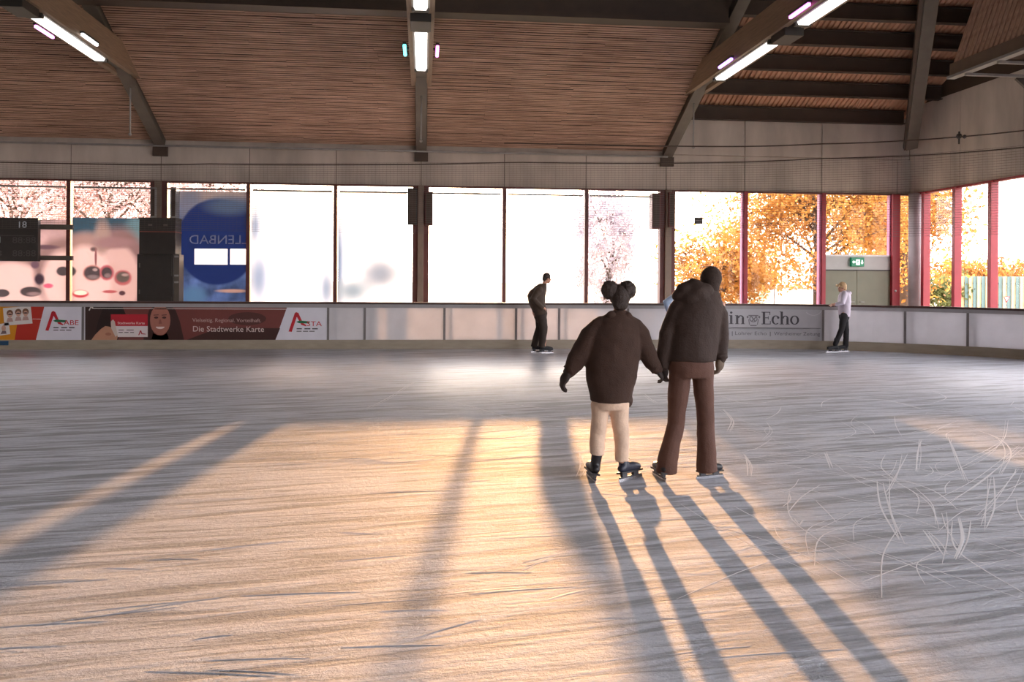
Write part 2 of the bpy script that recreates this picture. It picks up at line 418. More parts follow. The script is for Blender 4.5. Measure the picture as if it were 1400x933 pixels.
def lamp_beam(X, label):
    t = thing('lamp_beam', label, 'beam', (X, 0, BEAM_Z), 'lamp beams')
    for s in (-1, 1):
        q = MB(); xo = X + s * .20; hw = .065
        prof = [(-30, BEAM_Z), (23.3, BEAM_Z), (22.9, BEAM_Z + .2), (22.0, BEAM_Z + .62), (-30, BEAM_Z + .62)]
        q.prism([(xo - hw, y, z) for y, z in prof], (0, 0, 0), (2 * hw, 0, 0)); q.build('plank', M_GLULAM, t)
    MB().box(X - .13, X + .13, -30, 22.9, BEAM_Z + .1, BEAM_Z + .16).build('cable_tray', M_STEEL, t)
    for y in range(-28, 20, 6):
        MB().box(X - .05, X + .05, y - .05, y + .05, BEAM_Z + .5, 9.25).build('hanger', M_STEEL, t)
lamp_beam(XCOL['A'], 'brown laminated beam carrying lamps over the left of the rink')
lamp_beam(XCOL['B'], 'brown laminated beam carrying lamps over the middle of the rink')
lamp_beam(XCOL['C'], 'brown laminated beam carrying lamps over the right of the rink')

M_LAMP = mat('lamp_tube', (1, .97, .93), .4, 0.0, emis=(1.0, .95, .90), estr=LAMP_POWER)
ORD = ['nearest the windows', 'second from the windows', 'third from the windows', 'fourth from the windows', 'fifth from the windows', 'sixth from the windows', 'seventh from the windows']
def lamp(X, Yc, i, where):
    t = thing('strip_lamp', f'bright white strip lamp under the {where} beam, {ORD[i]}', 'lamp', (X, Yc, BEAM_Z), 'strip lamps under the beams')
    L = 1.72
    MB().box(X - .17, X + .17, Yc - L, Yc + L, BEAM_Z - .02, BEAM_Z + .09).build('housing', M_GREY, t)
    q = MB()
    poly = [(X - .13, BEAM_Z - .02), (X - .10, BEAM_Z - .075), (X + .10, BEAM_Z - .075), (X + .13, BEAM_Z - .02)]
    q.prism([(a, Yc - L + .06, z) for a, z in poly], (0, 0, 0), (0, 2 * L - .12, 0)); q.build('diffuser', M_LAMP, t)
    for s in (-1, 1):
        MB().box(X - .16, X + .16, Yc + s * L - .05, Yc + s * L + .05, BEAM_Z - .085, BEAM_Z + .02).build('end_cap', M_DARK, t)
    if i < 6:
        MB().box(X - .2, X + .2, Yc - L - .95, Yc - L - .25, BEAM_Z - .16, BEAM_Z + .12).build('ballast_box', M_DARK, t, bevel=.01)
for X, wname in ((XCOL['A'], 'left'), (XCOL['B'], 'middle'), (XCOL['C'], 'right')):
    for i in range(7): lamp(X, 19.3 - 4.75 * i, i, wname)

def led(X, side, Yc, col, label):
    m = mat('led_' + '_'.join(str(int(c * 100)) for c in col), col, .4, 0, emis=col, estr=5.0)
    t = thing('led_bar', label, 'lamp', (X + side * .36, Yc, BEAM_Z), 'small coloured lamps on the beams')
    MB().box(X + side * .36 - .035, X + side * .36 + .035, Yc - .42, Yc + .42, BEAM_Z - .03, BEAM_Z + .03).build('lens', m, t, bevel=.02)
    MB().box(X + side * .36 - .04, X + side * .36 + .04, Yc - .44, Yc + .44, BEAM_Z + .03, BEAM_Z + .07).build('housing', M_DARK, t)
    xa, xb = sorted((X + side * .26, X + side * .36)); MB().box(xa, xb, Yc - .03, Yc + .03, BEAM_Z + .035, BEAM_Z + .065).build('bracket', M_DARK, t)
led(XCOL['A'], -1, 18.9, (.95, .3, .9), 'small pink lamp on the left side of the left beam')
led(XCOL['A'], 1, 19.4, (.9, .95, 1.0), 'small white lamp on the right side of the left beam')
led(XCOL['B'], -1, 19.4, (.1, .7, .75), 'small turquoise lamp on the left side of the middle beam')
led(XCOL['B'], 1, 19.4, (.9, .2, .75), 'small magenta lamp on the right side of the middle beam')
led(XCOL['C'], -1, 19.6, (.5, .25, .95), 'small violet lamp on the left side of the right beam near its end')
led(XCOL['C'], -1, 15.6, (.85, .2, .9), 'small magenta lamp on the right beam further from the windows')

for X, nm in ((XCOL['A'], 'left'), (XCOL['B'], 'middle'), (XCOL['C'], 'right')):
    zt = BEAM_Z - .0; q = MB().tube([(X, 23.1, zt + .1), (X, 23.1, 5.35)], .022, 8)
    q.ball((X, 23.1, zt - .05), .05, n=8); q.ball((X, 23.1, 5.35), .045, n=8)
    tag(q.build('hanger_rod', M_GREY, smooth=True), f'thin steel rod hanging from the end of the {nm} lamp beam', 'rod', 'hanger rods at the beam ends')

# post at the corner and slat clad fascia at the right
a = Vector((14.75, YW - .35, 5.3)); e = Vector((15.0, 23.6, 9.4))
t = thing('corner_strut', 'grey steel strut rising over the corner of the hall', 'strut', tuple(a))
MB().bar(at(1246, 203, 25.2), at(1277, -25, 19.95), .10, .34, (1, 0, 0)).build('web', M_STEEL, t)
MB().bar(at(1239, 203, 25.3), at(1263, -25, 20.05), .12, .16, (1, 0, 0)).build('flange', M_STEELD, t)
t = thing('slatted_fascia', 'wooden planked fascia hanging at the upper right', 'fascia', (12.65, 15, 7))
YF0, YF1 = 2.0, 19.65; XF = 12.65; ZF = 6.60
npl = 96
me = MB().add([(0, 0, 0), (0, .15, 0), (.95, .15, 2.7), (.95, 0, 2.7), (.03, 0, 0), (.03, .15, 0), (.98, .15, 2.7), (.98, 0, 2.7)],
              [(0, 1, 2, 3), (7, 6, 5, 4), (0, 3, 7, 4), (1, 5, 6, 2), (0, 4, 5, 1), (3, 2, 6, 7)]).mesh('plank', M_PLANK)
for i in range(npl):
    y = YF1 - .18 - i * .184
    share('plank', me, t, (XF + random.Random(i).uniform(-.008, .008), y, ZF + .33))
MB().add([(XF + .05, YF0, ZF + .3), (XF + .05, YF1, ZF + .3), (XF + 1.0, YF1, ZF + 3.0), (XF + 1.0, YF0, ZF + 3.0), (XF + .2, YF0, ZF + .3), (XF + .2, YF1, ZF + .3), (XF + 1.2, YF1, ZF + 3.0), (XF + 1.2, YF0, ZF + 3.0)],
         [(0, 1, 2, 3), (7, 6, 5, 4), (0, 3, 7, 4), (1, 5, 6, 2), (0, 4, 5, 1), (3, 2, 6, 7)]).build('backing', M_STEELD, t)
MB().box(XF - .04, XF + .06, YF0, YF1 + .02, ZF + .06, ZF + .36).build('edge_board', mat('edge_board', srgb(104, 88, 76), .6, .1), t)
MB().box(XF - .10, XF + .10, YF0, YF1 + .05, ZF, ZF + .06).build('edge_rail', M_GREY, t)
for i in range(9):
    y = YF1 - .6 - i * 1.15
    MB().box(XF - .04, XR - .2, y - .04, y + .04, ZF - .06, ZF).build('cross_bar', M_GREY, t)
MB().bar((XF + 1.2, YF1 - 1.0, ZF + .1), (XR - .1, YF1 - 2.4, ZF + .1), .1, .1).build('diagonal_brace', M_STEEL, t)
MB().bar((XR - 1.0, YF1 - .2, ZF + .05), (XR - .12, YF1 - .6, ZF - 1.0), .14, .14).build('knee_brace', M_STEEL, t)
MB().box(XF + .1, XR + .3, YF0, YF1 - .4, ZF + .42, ZF + .5).build('soffit', M_DARKROOF, t)

# ------------------------------------------------------------------ columns and windows of the back wall
def column(X, label, y=YW):
    t = thing('column', label, 'column', (X, y, 0), 'columns between the windows')
    MB().box(X - .085, X + .085, y - .34, y - .08, 0, HWIN).build('shaft', M_GREY if False else mat('column_paint', srgb(128, 112, 98), .55, .1), t, bevel=.01)
    for s in (-1, 1):
        MB().box(X + s * .16 - .075, X + s * .16 + .075, y - .2, y + .06, 0, HWIN).build('side_flange', M_BROWNFR, t)
    return t
for k, lb in (('A0', 'steel column at the left end of the pink bathing poster'), ('A', 'steel column behind the dark cabinets'),
              ('B', 'steel column left of the sun between two dark boxes'), ('C', 'steel column left of the golden tree'), ('D', 'red steel column right of the green door')):
    if k == 'D':
        t = thing('column', lb, 'column', (XCOL['D'], YW, 0), 'columns between the windows')
        X = XCOL['D'] - .12
        MB().box(X - .14, X + .0, YW - .2, YW + .06, 0, HWIN).build('side_flange', M_RED, t)
        MB().box(X + .02, X + .13, YW - .16, YW + .06, 0, HWIN).build('shaft', M_RED, t)
        MB().ball((X - .05, YW - .23, 1.4), .035).build('knob', M_GREY, t)
    else: column(XCOL[k], lb)

WIN = {}
def window(n, xs, z0, z1, frame, mullions, label, panes=None, bar=True):
    t = bpy.data.objects.new(f'window_{n}', None); C.objects.link(t); t.location = (xs[0], YW, 0); tag(t, label, None, kind='structure')
    for i, x in enumerate(xs[1:-1]):
        MB().box(x - .055, x + .055, YW - .16, YW + .06, z0, z1).build('mullion', mullions, t, bevel=.006)
        if mullions is M_RED: MB().box(x - .115, x - .06, YW - .10, YW + .05, z0, z1).build('mullion_cover', mat('rose_paint', srgb(196, 120, 150), .5, .05), t)
    for a, b in zip(xs[:-1], xs[1:]):
        MB().box(a + .06, b - .06, YW + .0, YW + .012, z0, z1).build('pane', M_GLASS, t)
        if bar: MB().box(a + .1, b - .1, YW - .055, YW - .015, z1 - .22, z1 - .17).build('blind_rail', M_GREY, t)
    MB().box(xs[0], xs[-1], YW - .12, YW + .06, z0 - .08, z0).build('sill', frame, t)
    return t
cols = [XCOL['A0'], XCOL['A'], XCOL['B'], XCOL['C']]
labs = ['window bay with the pink bathing posters', 'window bay with the blue poster left of the middle column', 'window bay that the low sun shines through']
for i in range(3):
    X0 = cols[i]; window(i + 1, [X0 + .1, X0 + PANE, X0 + 2 * PANE, X0 + BAY - .1], .5, HWIN, M_BROWNFR, M_BROWNFR, labs[i])
X0 = XCOL['C']
window(4, [X0 + .1, X0 + PANE, X0 + 2 * PANE], .5, HWIN, M_RED, M_RED, 'red framed window onto the golden tree', bar=False)
# bay beside the door
t = bpy.data.objects.new('window_5', None); C.objects.link(t); t.location = (X0 + 2 * PANE, YW, 2.4); tag(t, 'red framed window above the grey green door', None, kind='structure')
xa, xb = X0 + 2 * PANE, XCOL['D'] - .22
ZD = 2.02; ZT = 2.47
MB().box(xa - .05, xa + .07, YW - .16, YW + .06, 0, HWIN).build('mullion', M_RED, t)
MB().box(xa - .12, xa - .055, YW - .1, YW + .05, 0, HWIN).build('mullion_cover', mat('rose_paint', srgb(196, 120, 150)), t)
MB().box(xa + .07, xb, YW, YW + .012, ZT + .06, HWIN).build('pane', M_GLASS, t)
MB().box(xb - .09, xb + .0, YW - .1, YW + .05, ZT, HWIN).build('side_cover', mat('rose_paint', srgb(196, 120, 150)), t)
MB().box(xa + .07, xb, YW - .1, YW + .06, ZT, ZT + .05).build('sill', M_WHITE, t)
d = bpy.data.objects.new('door_1', None); C.objects.link(d); d.location = ((xa + xb) / 2, YW, 0); tag(d, 'grey green double door under the exit sign', None, kind='structure')
xm = (xa + xb) / 2
M_DOOR = mat('door_paint', srgb(118, 118, 98), .5, .05, 3)
for (p, q_, hx) in ((xa + .08, xm - .006, xm - .1), (xm + .006, xb - .01, xm + .1)):
    lf = MB().box(p, q_, YW - .07, YW - .02, .02, ZD).build('door_leaf', M_DOOR, d, bevel=.006)
    MB().tube([(hx, YW - .07, 1.05), (hx, YW - .13, 1.05), (hx + (.12 if hx > xm else -.12), YW - .13, 1.05)], .012).build('handle', M_GREY, lf)
MB().box(xa + .07, xb, YW - .06, YW + .05, ZD + .03, ZT).build('transom_panel', mat('transom', srgb(176, 176, 172), .5, .04), d)
MB().box(xa + .07, xb, YW - .09, YW + .05, ZD, ZD + .035).build('door_head', M_DARK, d)

# exit sign
pc = at(1172.5, 358.5, YW - .15)
t = thing('exit_sign', 'green exit sign with white arrows above the double door', 'sign', tuple(pc))
wsg, hsg = .42, .28
MB().box(pc.x - wsg / 2, pc.x + wsg / 2, YW - .17, YW - .06, pc.z - hsg / 2, pc.z + hsg / 2).build('box', mat('exit_green', srgb(20, 112, 78), .4, .03, emis=srgb(20, 130, 90), estr=.35), t, bevel=.01)
M_EXW = mat('exit_white', (.9, 1, .95), .4, 0, emis=(.85, 1, .93), estr=1.0)
yy = YW - .172
def flat(poly, y, th=.004): return MB().prism([(a, y, z) for a, z in poly], (0, 0, 0), (0, -th, 0))
flat([(pc.x - .06, pc.z - .09), (pc.x + .06, pc.z - .09), (pc.x + .06, pc.z + .08), (pc.x - .06, pc.z + .08)], yy).build('doorway_symbol', M_EXW, t)
q = MB(); q.v = []
fig = [(-.035, -.07), (-.012, -.03), (.02, -.06), (.03, -.05), (.0, -.01), (.012, .02), (.035, .015), (.03, .03), (.0, .04), (-.03, .03), (-.04, .01), (-.012, .015), (-.02, -.02), (-.045, -.06)]
flat([(pc.x + a, pc.z + b_) for a, b_ in fig], yy - .005).build('running_figure', mat('exit_green', (0, 0, 0)), t)
for s in (-1, 1):
    ar = [(.085, 0), (.12, .045), (.12, .018), (.185, .018), (.185, -.018), (.12, -.018), (.12, -.045)] if s < 0 else None
    if s < 0: pts = [(pc.x - a, pc.z + b_) for a, b_ in [(.185, 0), (.13, .05), (.13, .018), (.08, .018), (.08, -.018), (.13, -.018), (.13, -.05)]]
    else: pts = [(pc.x + .135 + a, pc.z + b_) for a, b_ in [(0, -.07), (.05, -.01), (.018, -.01), (.018, .06), (-.018, .06), (-.018, -.01), (-.05, -.01)]]
    flat(pts, yy).build('arrow', M_EXW, t)

# right wall: grey corner column and red posts with glass between
t = thing('corner_column', 'round grey concrete column in the corner of the hall', 'column', (XR - .1, YW - .3, 0))
MB().tube([(XR - .05, 25.3, 0), (XR - .05, 25.3, HWIN)], .22, 20).build('shaft', mat('pale_concrete', srgb(176, 170, 172), .7, .1, 3), t, smooth=True)
posts = [atx(1265.5, 400, XR).y, atx(1308, 400, XR).y, atx(1357.5, 400, XR).y]
sp = (posts[0] - posts[2]) / 2
while posts[-1] > 4: posts.append(posts[-1] - sp)
t = bpy.data.objects.new('window_6', None); C.objects.link(t); t.location = (XR, 15, 0); tag(t, 'long window of the end wall with red posts', None, kind='structure')
edge = [YW - .3] + posts
for i, y in enumerate(posts):
    MB().box(XR - .12, XR + .10, y - .07, y + .07, .42, HWIN).build('mullion', M_RED, t, bevel=.006)
for a, b in zip(edge[1:], edge[:-1]):
    MB().box(XR + .05, XR + .062, a + .07, b - .07, .5, HWIN).build('pane', M_GLASS, t)
MB().box(XR - .06, XR + .1, 3, YW - .1, .42, .5).build('sill', M_RED, t)
MB().box(XR - .06, XR + .1, 3, YW - .1, HWIN - .04, HWIN + .02).build('head', M_RED, t)

# ------------------------------------------------------------------ dasher boards
LS = XC0 + 20.0            # length of the straight run, s=0 at X=-20
def path(s, off=0.0):
    """point and outward normal on the board line"""
    if s <= LS: return Vector((-20 + s, YB + off, 0)), Vector((0, 1, 0))
    a = (s - LS) / RC
    if a <= PI / 2:
        nrm = Vector((math.sin(a), math.cos(a), 0)); return Vector((XC0, YB - RC, 0)) + nrm * (RC + off), nrm
    y = YB - RC - (s - LS - RC * PI / 2); return Vector((XC0 + RC + off, y, 0)), Vector((1, 0, 0))
def s_at(u):
    """where the board line crosses photo column u"""
    best = None
    for i in range(0, 9000):
        s = i * .005; p, _ = path(s); q = p - Vector((0, 0, 0))
        d = ray(u, 440); cr = q.x * d.y - q.y * d.x
        if cr >= 0: return s
    return 45
def strip(s0, s1, o0, o1, z0, z1, step=.35):
    n = max(1, int((s1 - s0) / step)) if s1 > LS else 1
    b = MB(); vs = []
    for i in range(n + 1):
        s = s0 + (s1 - s0) * i / n
        a, _ = path(s, o0); c, _ = path(s, o1)
        vs += [(a.x, a.y, z0), (c.x, c.y, z0), (c.x, c.y, z1), (a.x, a.y, z1)]
    fs = []
    for i in range(n):
        k = 4 * i
        for j in range(4): fs.append((k + j, k + (j + 1) % 4, k + 4 + (j + 1) % 4, k + 4 + j))
    fs += [(3, 2, 1, 0), (4 * n, 4 * n + 1, 4 * n + 2, 4 * n + 3)]
    b.add(vs, fs); return b
def board(s0, s1, label, m, post=True, tint=None):
    p, _ = path((s0 + s1) / 2)
    t = thing('dasher_board', label, 'rink board', (p.x, p.y, 0), 'boards around the rink')
    strip(s0, s1 - .006, 0, .035, .22, .985).build('panel', m, t)
    strip(s0, s1, -.012, .05, .985, 1.07).build('upper_rail', M_RAIL, t)
    strip(s0, s1, -.03, .10, 1.07, HB).build('cap_rail', M_CAP, t)
    strip(s0, s1, -.022, .05, 0, .22).build('kick_plate', M_KICK, t)
    if post: strip(s1 - .055, s1 - .0003, -.008, .07, .22, .985).build('joint_post', M_RAIL if tint is None else tint, t)
    strip(s0 + .1, s0 + .16, .035, .10, 0, 1.07).build('back_post', M_STEEL, t)
    return t
M_JP = mat('joint_post', srgb(120, 114, 112), .5, .1)
us = [(-560, -330), (-330, -105), (-105, 115), (115, 450), (450, 500), (500, 609), (609, 707), (707, 766), (766, 860), (860, 921), (921, 1127), (1127, 1239), (1239, 1325), (1325, 1412)]
labs = ['white rink board at the far left past the orange advert', 'white rink board just left of the orange advert', 'rink board with the orange and white advert at the left', 'long rink board with the red customer card advert',
        'narrow white rink board right of the red card advert', 'white rink board below the windows left of the middle column', 'white rink board below the middle column', 'white rink board behind the bent skater',
        'white rink board right of the bent skater', 'white rink board hidden between the two skaters holding hands', 'grey rink board with the newspaper advert', 'bright white rink board behind the skater in the pale top',
        'white curved rink board right of the door', 'white curved rink board at the right edge of the photo']
BO = []
for (u0, u1), lb in zip(us, labs):
    s0 = s_at(u0) if u0 > -300 else {-330: 4.6, -560: 1.0}[u0]; s1 = s_at(u1) if u1 > -300 else 4.6
    m = (mat('grey_board', srgb(178, 176, 180), .4, .04, 2.5) if 'newspaper' in lb else M_BOARDAD) if ('advert' in lb and 'white rink board' not in lb) else M_BOARD
    BO.append(board(s0, s1, lb, m, True, M_JP))
s = s_at(1412); i = 0
while s < 46:
    BO.append(board(s, s + 2.4, f'white rink board along the end wall, {["first", "second", "third", "fourth", "fifth", "sixth", "seventh"][i]} past the right edge', M_BOARD, True, M_JP)); s += 2.4; i += 1
AD1, AD2, AD3 = BO[2], BO[3], BO[10]

# ------------------------------------------------------------------ prints on the boards
def pmat(rgb, r=.45): return mat('print_%d_%d_%d' % rgb, srgb(*rgb), r, .04, 3)
_CH = [path(i * .02)[0] for i in range(2400)]
def on_board(u, v, off):
    """photo point on the (partly curved) face of the boards, off metres proud of it"""
    d = ray(u, v); lo, hi = 0, len(_CH) - 1
    while hi - lo > 1:
        mid = (lo + hi) // 2
        if _CH[mid].x * d.y - _CH[mid].y * d.x >= 0: hi = mid
        else: lo = mid
    c0, c1 = [c.x * d.y - c.y * d.x for c in (_CH[lo], _CH[hi])]; k = -c0 / (c1 - c0)
    s = (lo + k) * .02; p, nrm = path(s, -off); t = p.y / d.y
    return Vector((p.x, p.y, CAM_H + d.z * t)), nrm
def pdec(name, pts, rgb, parent, layer=1, Y=YB):
    if parent is AD3:
        Q = []
        for i, (u, v) in enumerate(pts):
            u2, v2 = pts[(i + 1) % len(pts)]; m_ = max(1, int(abs(u2 - u) / 8))
            Q += [(u + (u2 - u) * j / m_, v + (v2 - v) * j / m_) for j in range(m_)]
        n = len(Q); f_ = [on_board(u, v, .001 * layer + .003)[0] for u, v in Q]; bk = [on_board(u, v, .001 * layer + .0022)[0] for u, v in Q]
        b = MB(); b.add(f_ + bk, [tuple(range(n)), tuple(range(n, 2 * n))[::-1]] + [(i, n + i, n + (i + 1) % n, (i + 1) % n) for i in range(n)])
        bm = bmesh.new(); me = b.mesh(name, pmat(rgb)); bm.from_mesh(me); bmesh.ops.recalc_face_normals(bm, faces=bm.faces); bm.to_mesh(me); bm.free()
        return share(name, me, parent)
    return pdec_flat(name, pts, rgb, parent, layer, Y)
def pdec_flat(name, pts, rgb, parent, layer=1, Y=YB):
    """flat printed patch, outline given as photo points on the board plane"""
    y = Y - .001 * layer; P = [at(u, v, y) for u, v in pts]
    # keep a consistent facing
    b = MB(); n = len(P); b.add([(p.x, y - .0006, p.z) for p in P] + [(p.x, y, p.z) for p in P], [tuple(range(n)), tuple(range(n, 2 * n))[::-1]] + [(i, n + i, n + (i + 1) % n, (i + 1) % n) for i in range(n)])
    bm = bmesh.new(); me = b.mesh(name, pmat(rgb)); bm.from_mesh(me); bmesh.ops.recalc_face_normals(bm, faces=bm.faces); bm.to_mesh(me); bm.free()
    return share(name, me, parent)
def ell(cx, cy, rx, ry, n=20, a0=0, a1=2 * PI, rot=0):
    out = []
    for i in range(n if a1 - a0 >= 2 * PI - 1e-6 else n + 1):
        a = a0 + (a1 - a0) * i / n; x, y = rx * math.cos(a), ry * math.sin(a)
        out.append((cx + x * math.cos(rot) - y * math.sin(rot), cy + x * math.sin(rot) + y * math.cos(rot)))
    return out
def text_poly(txt):
    cu = bpy.data.curves.new('t', 'FONT'); cu.body = txt; cu.size = 1; cu.resolution_u = 3
    o = bpy.data.objects.new('t', cu); C.objects.link(o)
    dg = bpy.context.evaluated_depsgraph_get(); me = bpy.data.meshes.new_from_object(o.evaluated_get(dg))
    vs = [tuple(v.co) for v in me.vertices]; fs = [tuple(p.vertices) for p in me.polygons]
    bpy.data.objects.remove(o); bpy.data.curves.remove(cu); bpy.data.meshes.remove(me)
    return vs, fs
def lettering(txt, p0, p1, h, m, parent, y, name='lettering', mirror=False, italic=0.0):
    """text from point p0 to p1 (x extents) with cap height h (metres)"""
    vs, fs = text_poly(txt)
    x0 = min(v[0] for v in vs); x1 = max(v[0] for v in vs); hh = .73
    out = []
    for vx, vy, _ in vs:
        tx = (vx - x0) / (x1 - x0)
        if mirror: tx = 1 - tx
        out.append((p0.x + (p1.x - p0.x) * tx + italic * vy * h, y, p0.z + (p1.z - p0.z) * tx + vy / hh * h))
    me = bpy.data.meshes.new(name); me.from_pydata(out, [], fs); me.materials.append(m); me.update()
    o = share(name, me, parent)
    sm = o.modifiers.new('thickness', 'SOLIDIFY'); sm.thickness = .0012; sm.offset = 0
    return o
def ptext(txt, u0, u1, vb, cap, rgb, parent, layer=3, name='lettering', slope=0.006):
    if parent is AD3:
        vs, fs = text_poly(txt); x0 = min(v[0] for v in vs); x1 = max(v[0] for v in vs); out = []
        for vx, vy, _ in vs:
            uu = u0 + (u1 - u0) * (vx - x0) / (x1 - x0); out.append(on_board(uu, vb + slope * (uu - u0) - vy / .73 * cap, .007)[0])
        me = bpy.data.meshes.new(name); me.from_pydata(out, [], fs); me.materials.append(pmat(rgb)); me.update(); o = share(name, me, parent)
        sm = o.modifiers.new('thickness', 'SOLIDIFY'); sm.thickness = .0012; sm.offset = 0; return o
    a = at(u0, vb, YB); c = at(u1, vb + slope * (u1 - u0), YB); hh = cap / F_PX * (YB * 1.0)
    return lettering(txt, a, c, hh, pmat(rgb), parent, YB - .001 * layer - .002, name)
def bars(u0, u1, v, th, rgb, parent, n, seed, layer=3):
    r = random.Random(seed); x = u0; L = (u1 - u0) / n
    for i in range(n):
        w_ = L * r.uniform(.6, .9); pdec('fine_print', [(x, v), (x + w_, v), (x + w_, v + th), (x, v + th)], rgb, parent, layer); x += L

# advert 1 (orange / red / white)
pdec('orange_field', [(-105, 413.5), (28, 413.8), (20, 465), (-105, 464.5)], (214, 140, 30), AD1, 1)
pdec('red_field', [(28, 413.8), (62, 414), (49, 465.5), (20, 465)], (186, 52, 40), AD1, 1)
pdec('white_field', [(62, 414), (115, 414.4), (115, 466), (49, 465.5)], (224, 220, 228), AD1, 1)
pdec('snapshot', [(4, 421.5), (42, 418.5), (44.5, 442.5), (6, 445.5)], (222, 214, 208), AD1, 2)
pdec('snapshot', [(-14, 446), (12, 441), (14, 457), (-12, 461)], (222, 214, 208), AD1, 2)
for (cx, cy) in ((13.5, 431), (25, 429.5), (35, 429)):
    pdec('hair', ell(cx, cy - 2.5, 4.4, 4.6), (120, 84, 62), AD1, 3)
    pdec('face', ell(cx, cy, 3.1, 3.9), (206, 160, 138), AD1, 4)
    pdec('sunglasses', ell(cx, cy - .9, 2.9, .9), (60, 44, 44), AD1, 5)
    pdec('shirt', [(cx - 4.6, cy + 9.4), (cx - 3, cy + 4), (cx + 3, cy + 4), (cx + 4.6, cy + 9)], (186, 150, 140), AD1, 3)
for (cx, cy) in ((-4, 450), (5, 449)):
    pdec('face', ell(cx, cy, 3.0, 4), (206, 160, 138), AD1, 4); pdec('shirt', [(cx - 4, cy + 8), (cx - 2, cy + 3.5), (cx + 3, cy + 3.5), (cx + 4, cy + 7.5)], (120, 96, 96), AD1, 3)
pdec('line', [(44.5, 436), (58, 436.2), (57.8, 437), (44.5, 436.8)], (230, 220, 214), AD1, 3)
def a_logo(parent, ox, oy, word):
    pdec('logo_stroke', [(ox, oy + 26), (ox + 4.4, oy + 26.5), (ox + 12, oy + 4), (ox + 10, oy + 0.3), (ox + 8.4, oy + 1)], (196, 34, 46), parent, 3)
    pdec('logo_stroke', [(ox + 8.4, oy + .8), (ox + 10.5, oy - .6), (ox + 13.5, oy + .6), (ox + 19.5, oy + 14), (ox + 24.5, oy + 17.5), (ox + 24, oy + 19), (ox + 17.5, oy + 17)], (196, 34, 46), parent, 3)
    pdec('logo_swoosh', [(ox + 10.5, oy + 12.8), (ox + 15, oy + 11), (ox + 29, oy + 12.2), (ox + 28, oy + 15), (ox + 14, oy + 14.6)], (26, 104, 66), parent, 4)
    ptext(word, ox + 25, ox + 45.5, oy + 18.4, 6.6, (196, 34, 46), parent, 3)
    bars(ox + 11, ox + 43, oy + 21.5, 1.5, (70, 64, 68), parent, 3, 3); bars(ox + 11, ox + 37, oy + 25, 1.3, (110, 104, 108), parent, 3, 5)
a_logo(AD1, 62, 426, 'ABE')
# advert 2 (customer card)
pdec('dark_field', [(116.5, 414.2), (160, 414.4), (160, 466.6), (116.5, 466.2)], (58, 38, 34), AD2, 1)
pdec('red_field', [(160, 414.4), (394, 416), (375.5, 467.6), (160, 466.6)], (118, 62, 56), AD2, 1)
pdec('dark_field', [(300, 448), (383, 449), (375.5, 467.6), (250, 467)], (66, 38, 34), AD2, 2)
pdec('dark_field', ell(338, 436, 26, 9), (84, 48, 44), AD2, 2)
pdec('white_field', [(394, 416), (449, 416.4), (449, 468), (375.5, 467.6)], (222, 219, 226), AD2, 1)
pdec('line', [(127, 421.6), (391.5, 422.6), (391.2, 423.4), (127, 422.4)], (230, 214, 206), AD2, 4)
pdec('line', [(121, 424.5), (124.5, 418.2), (126.6, 418.6), (128, 422), (126, 422.4), (124.6, 420.4), (122.6, 425)], (214, 204, 196), AD2, 4)
# woman with long hair holding a card
pdec('hair', [(196, 466.8), (199, 440), (204, 424), (214, 415.2), (230, 415.2), (240, 424), (246, 440), (252, 466.9)], (62, 36, 32), AD2, 3)
pdec('face', ell(219, 438, 14, 21), (168, 108, 92), AD2, 4)
pdec('neck', [(210, 455), (228, 455), (232, 466.8), (206, 466.8)], (150, 92, 80), AD2, 3)
for dx in (-5.5, 5.5): pdec('eye', ell(219 + dx, 434.5, 2.9, 1.4), (70, 40, 38), AD2, 5); pdec('eyebrow', [(219 + dx - 3.5, 431.6), (219 + dx + 3.5, 431.2), (219 + dx + 3.4, 430.2), (219 + dx - 3.4, 430.6)], (80, 48, 44), AD2, 5)
pdec('nose', [(218, 437), (220, 437), (221.4, 443), (216.8, 443)], (144, 86, 74), AD2, 5)
pdec('smile', ell(219, 447, 6, 3.0, 12, 0, PI), (226, 204, 196), AD2, 5)
pdec('hair', [(128, 466.3), (134, 440), (140, 424), (152, 415), (166, 416), (172, 430), (168, 450), (160, 466.6)], (44, 28, 26), AD2, 2)
pdec('card_head', [(151.5, 430), (202, 430), (202, 446), (151.5, 446)], (186, 40, 52), AD2, 5)
pdec('card_body', [(156, 446), (202, 446), (202, 461), (158, 461)], (222, 210, 208), AD2, 5)
ptext('Stadtwerke Karte', 161, 198, 443.4, 3.3, (236, 214, 210), AD2, 6)
bars(162, 184, 451, 1.1, (110, 92, 92), AD2, 2, 8, 6); bars(162, 186, 454.2, 1.1, (110, 92, 92), AD2, 3, 9, 6)
pdec('logo_stroke', [(189, 458.5), (191.5, 452), (193, 452), (194.5, 456), (199, 456.6), (199, 457.6), (193.4, 457.2), (192.2, 454.4), (190.4, 458.5)], (176, 60, 66), AD2, 6)
pdec('hand', [(124, 466.3), (130, 458), (138, 450), (144, 446), (150, 447), (157, 451), (161, 460), (160, 465), (152, 466.6)], (190, 138, 110), AD2, 6)
pdec('finger', [(152, 449), (151.5, 440), (154.5, 437), (157, 440), (158.5, 448), (161, 458), (158, 461)], (206, 190, 178), AD2, 7)
pdec('knuckle', ell(148, 457, 4, 2.2), (168, 110, 88), AD2, 7)
ptext('Vielseitig. Regional. Vorteilhaft.', 263, 357, 440.2, 5.0, (196, 164, 156), AD2, 5)
ptext('Die Stadtwerke Karte', 264, 361, 453.4, 7.6, (216, 196, 188), AD2, 5)
a_logo(AD2, 394.5, 427.5, 'STA')
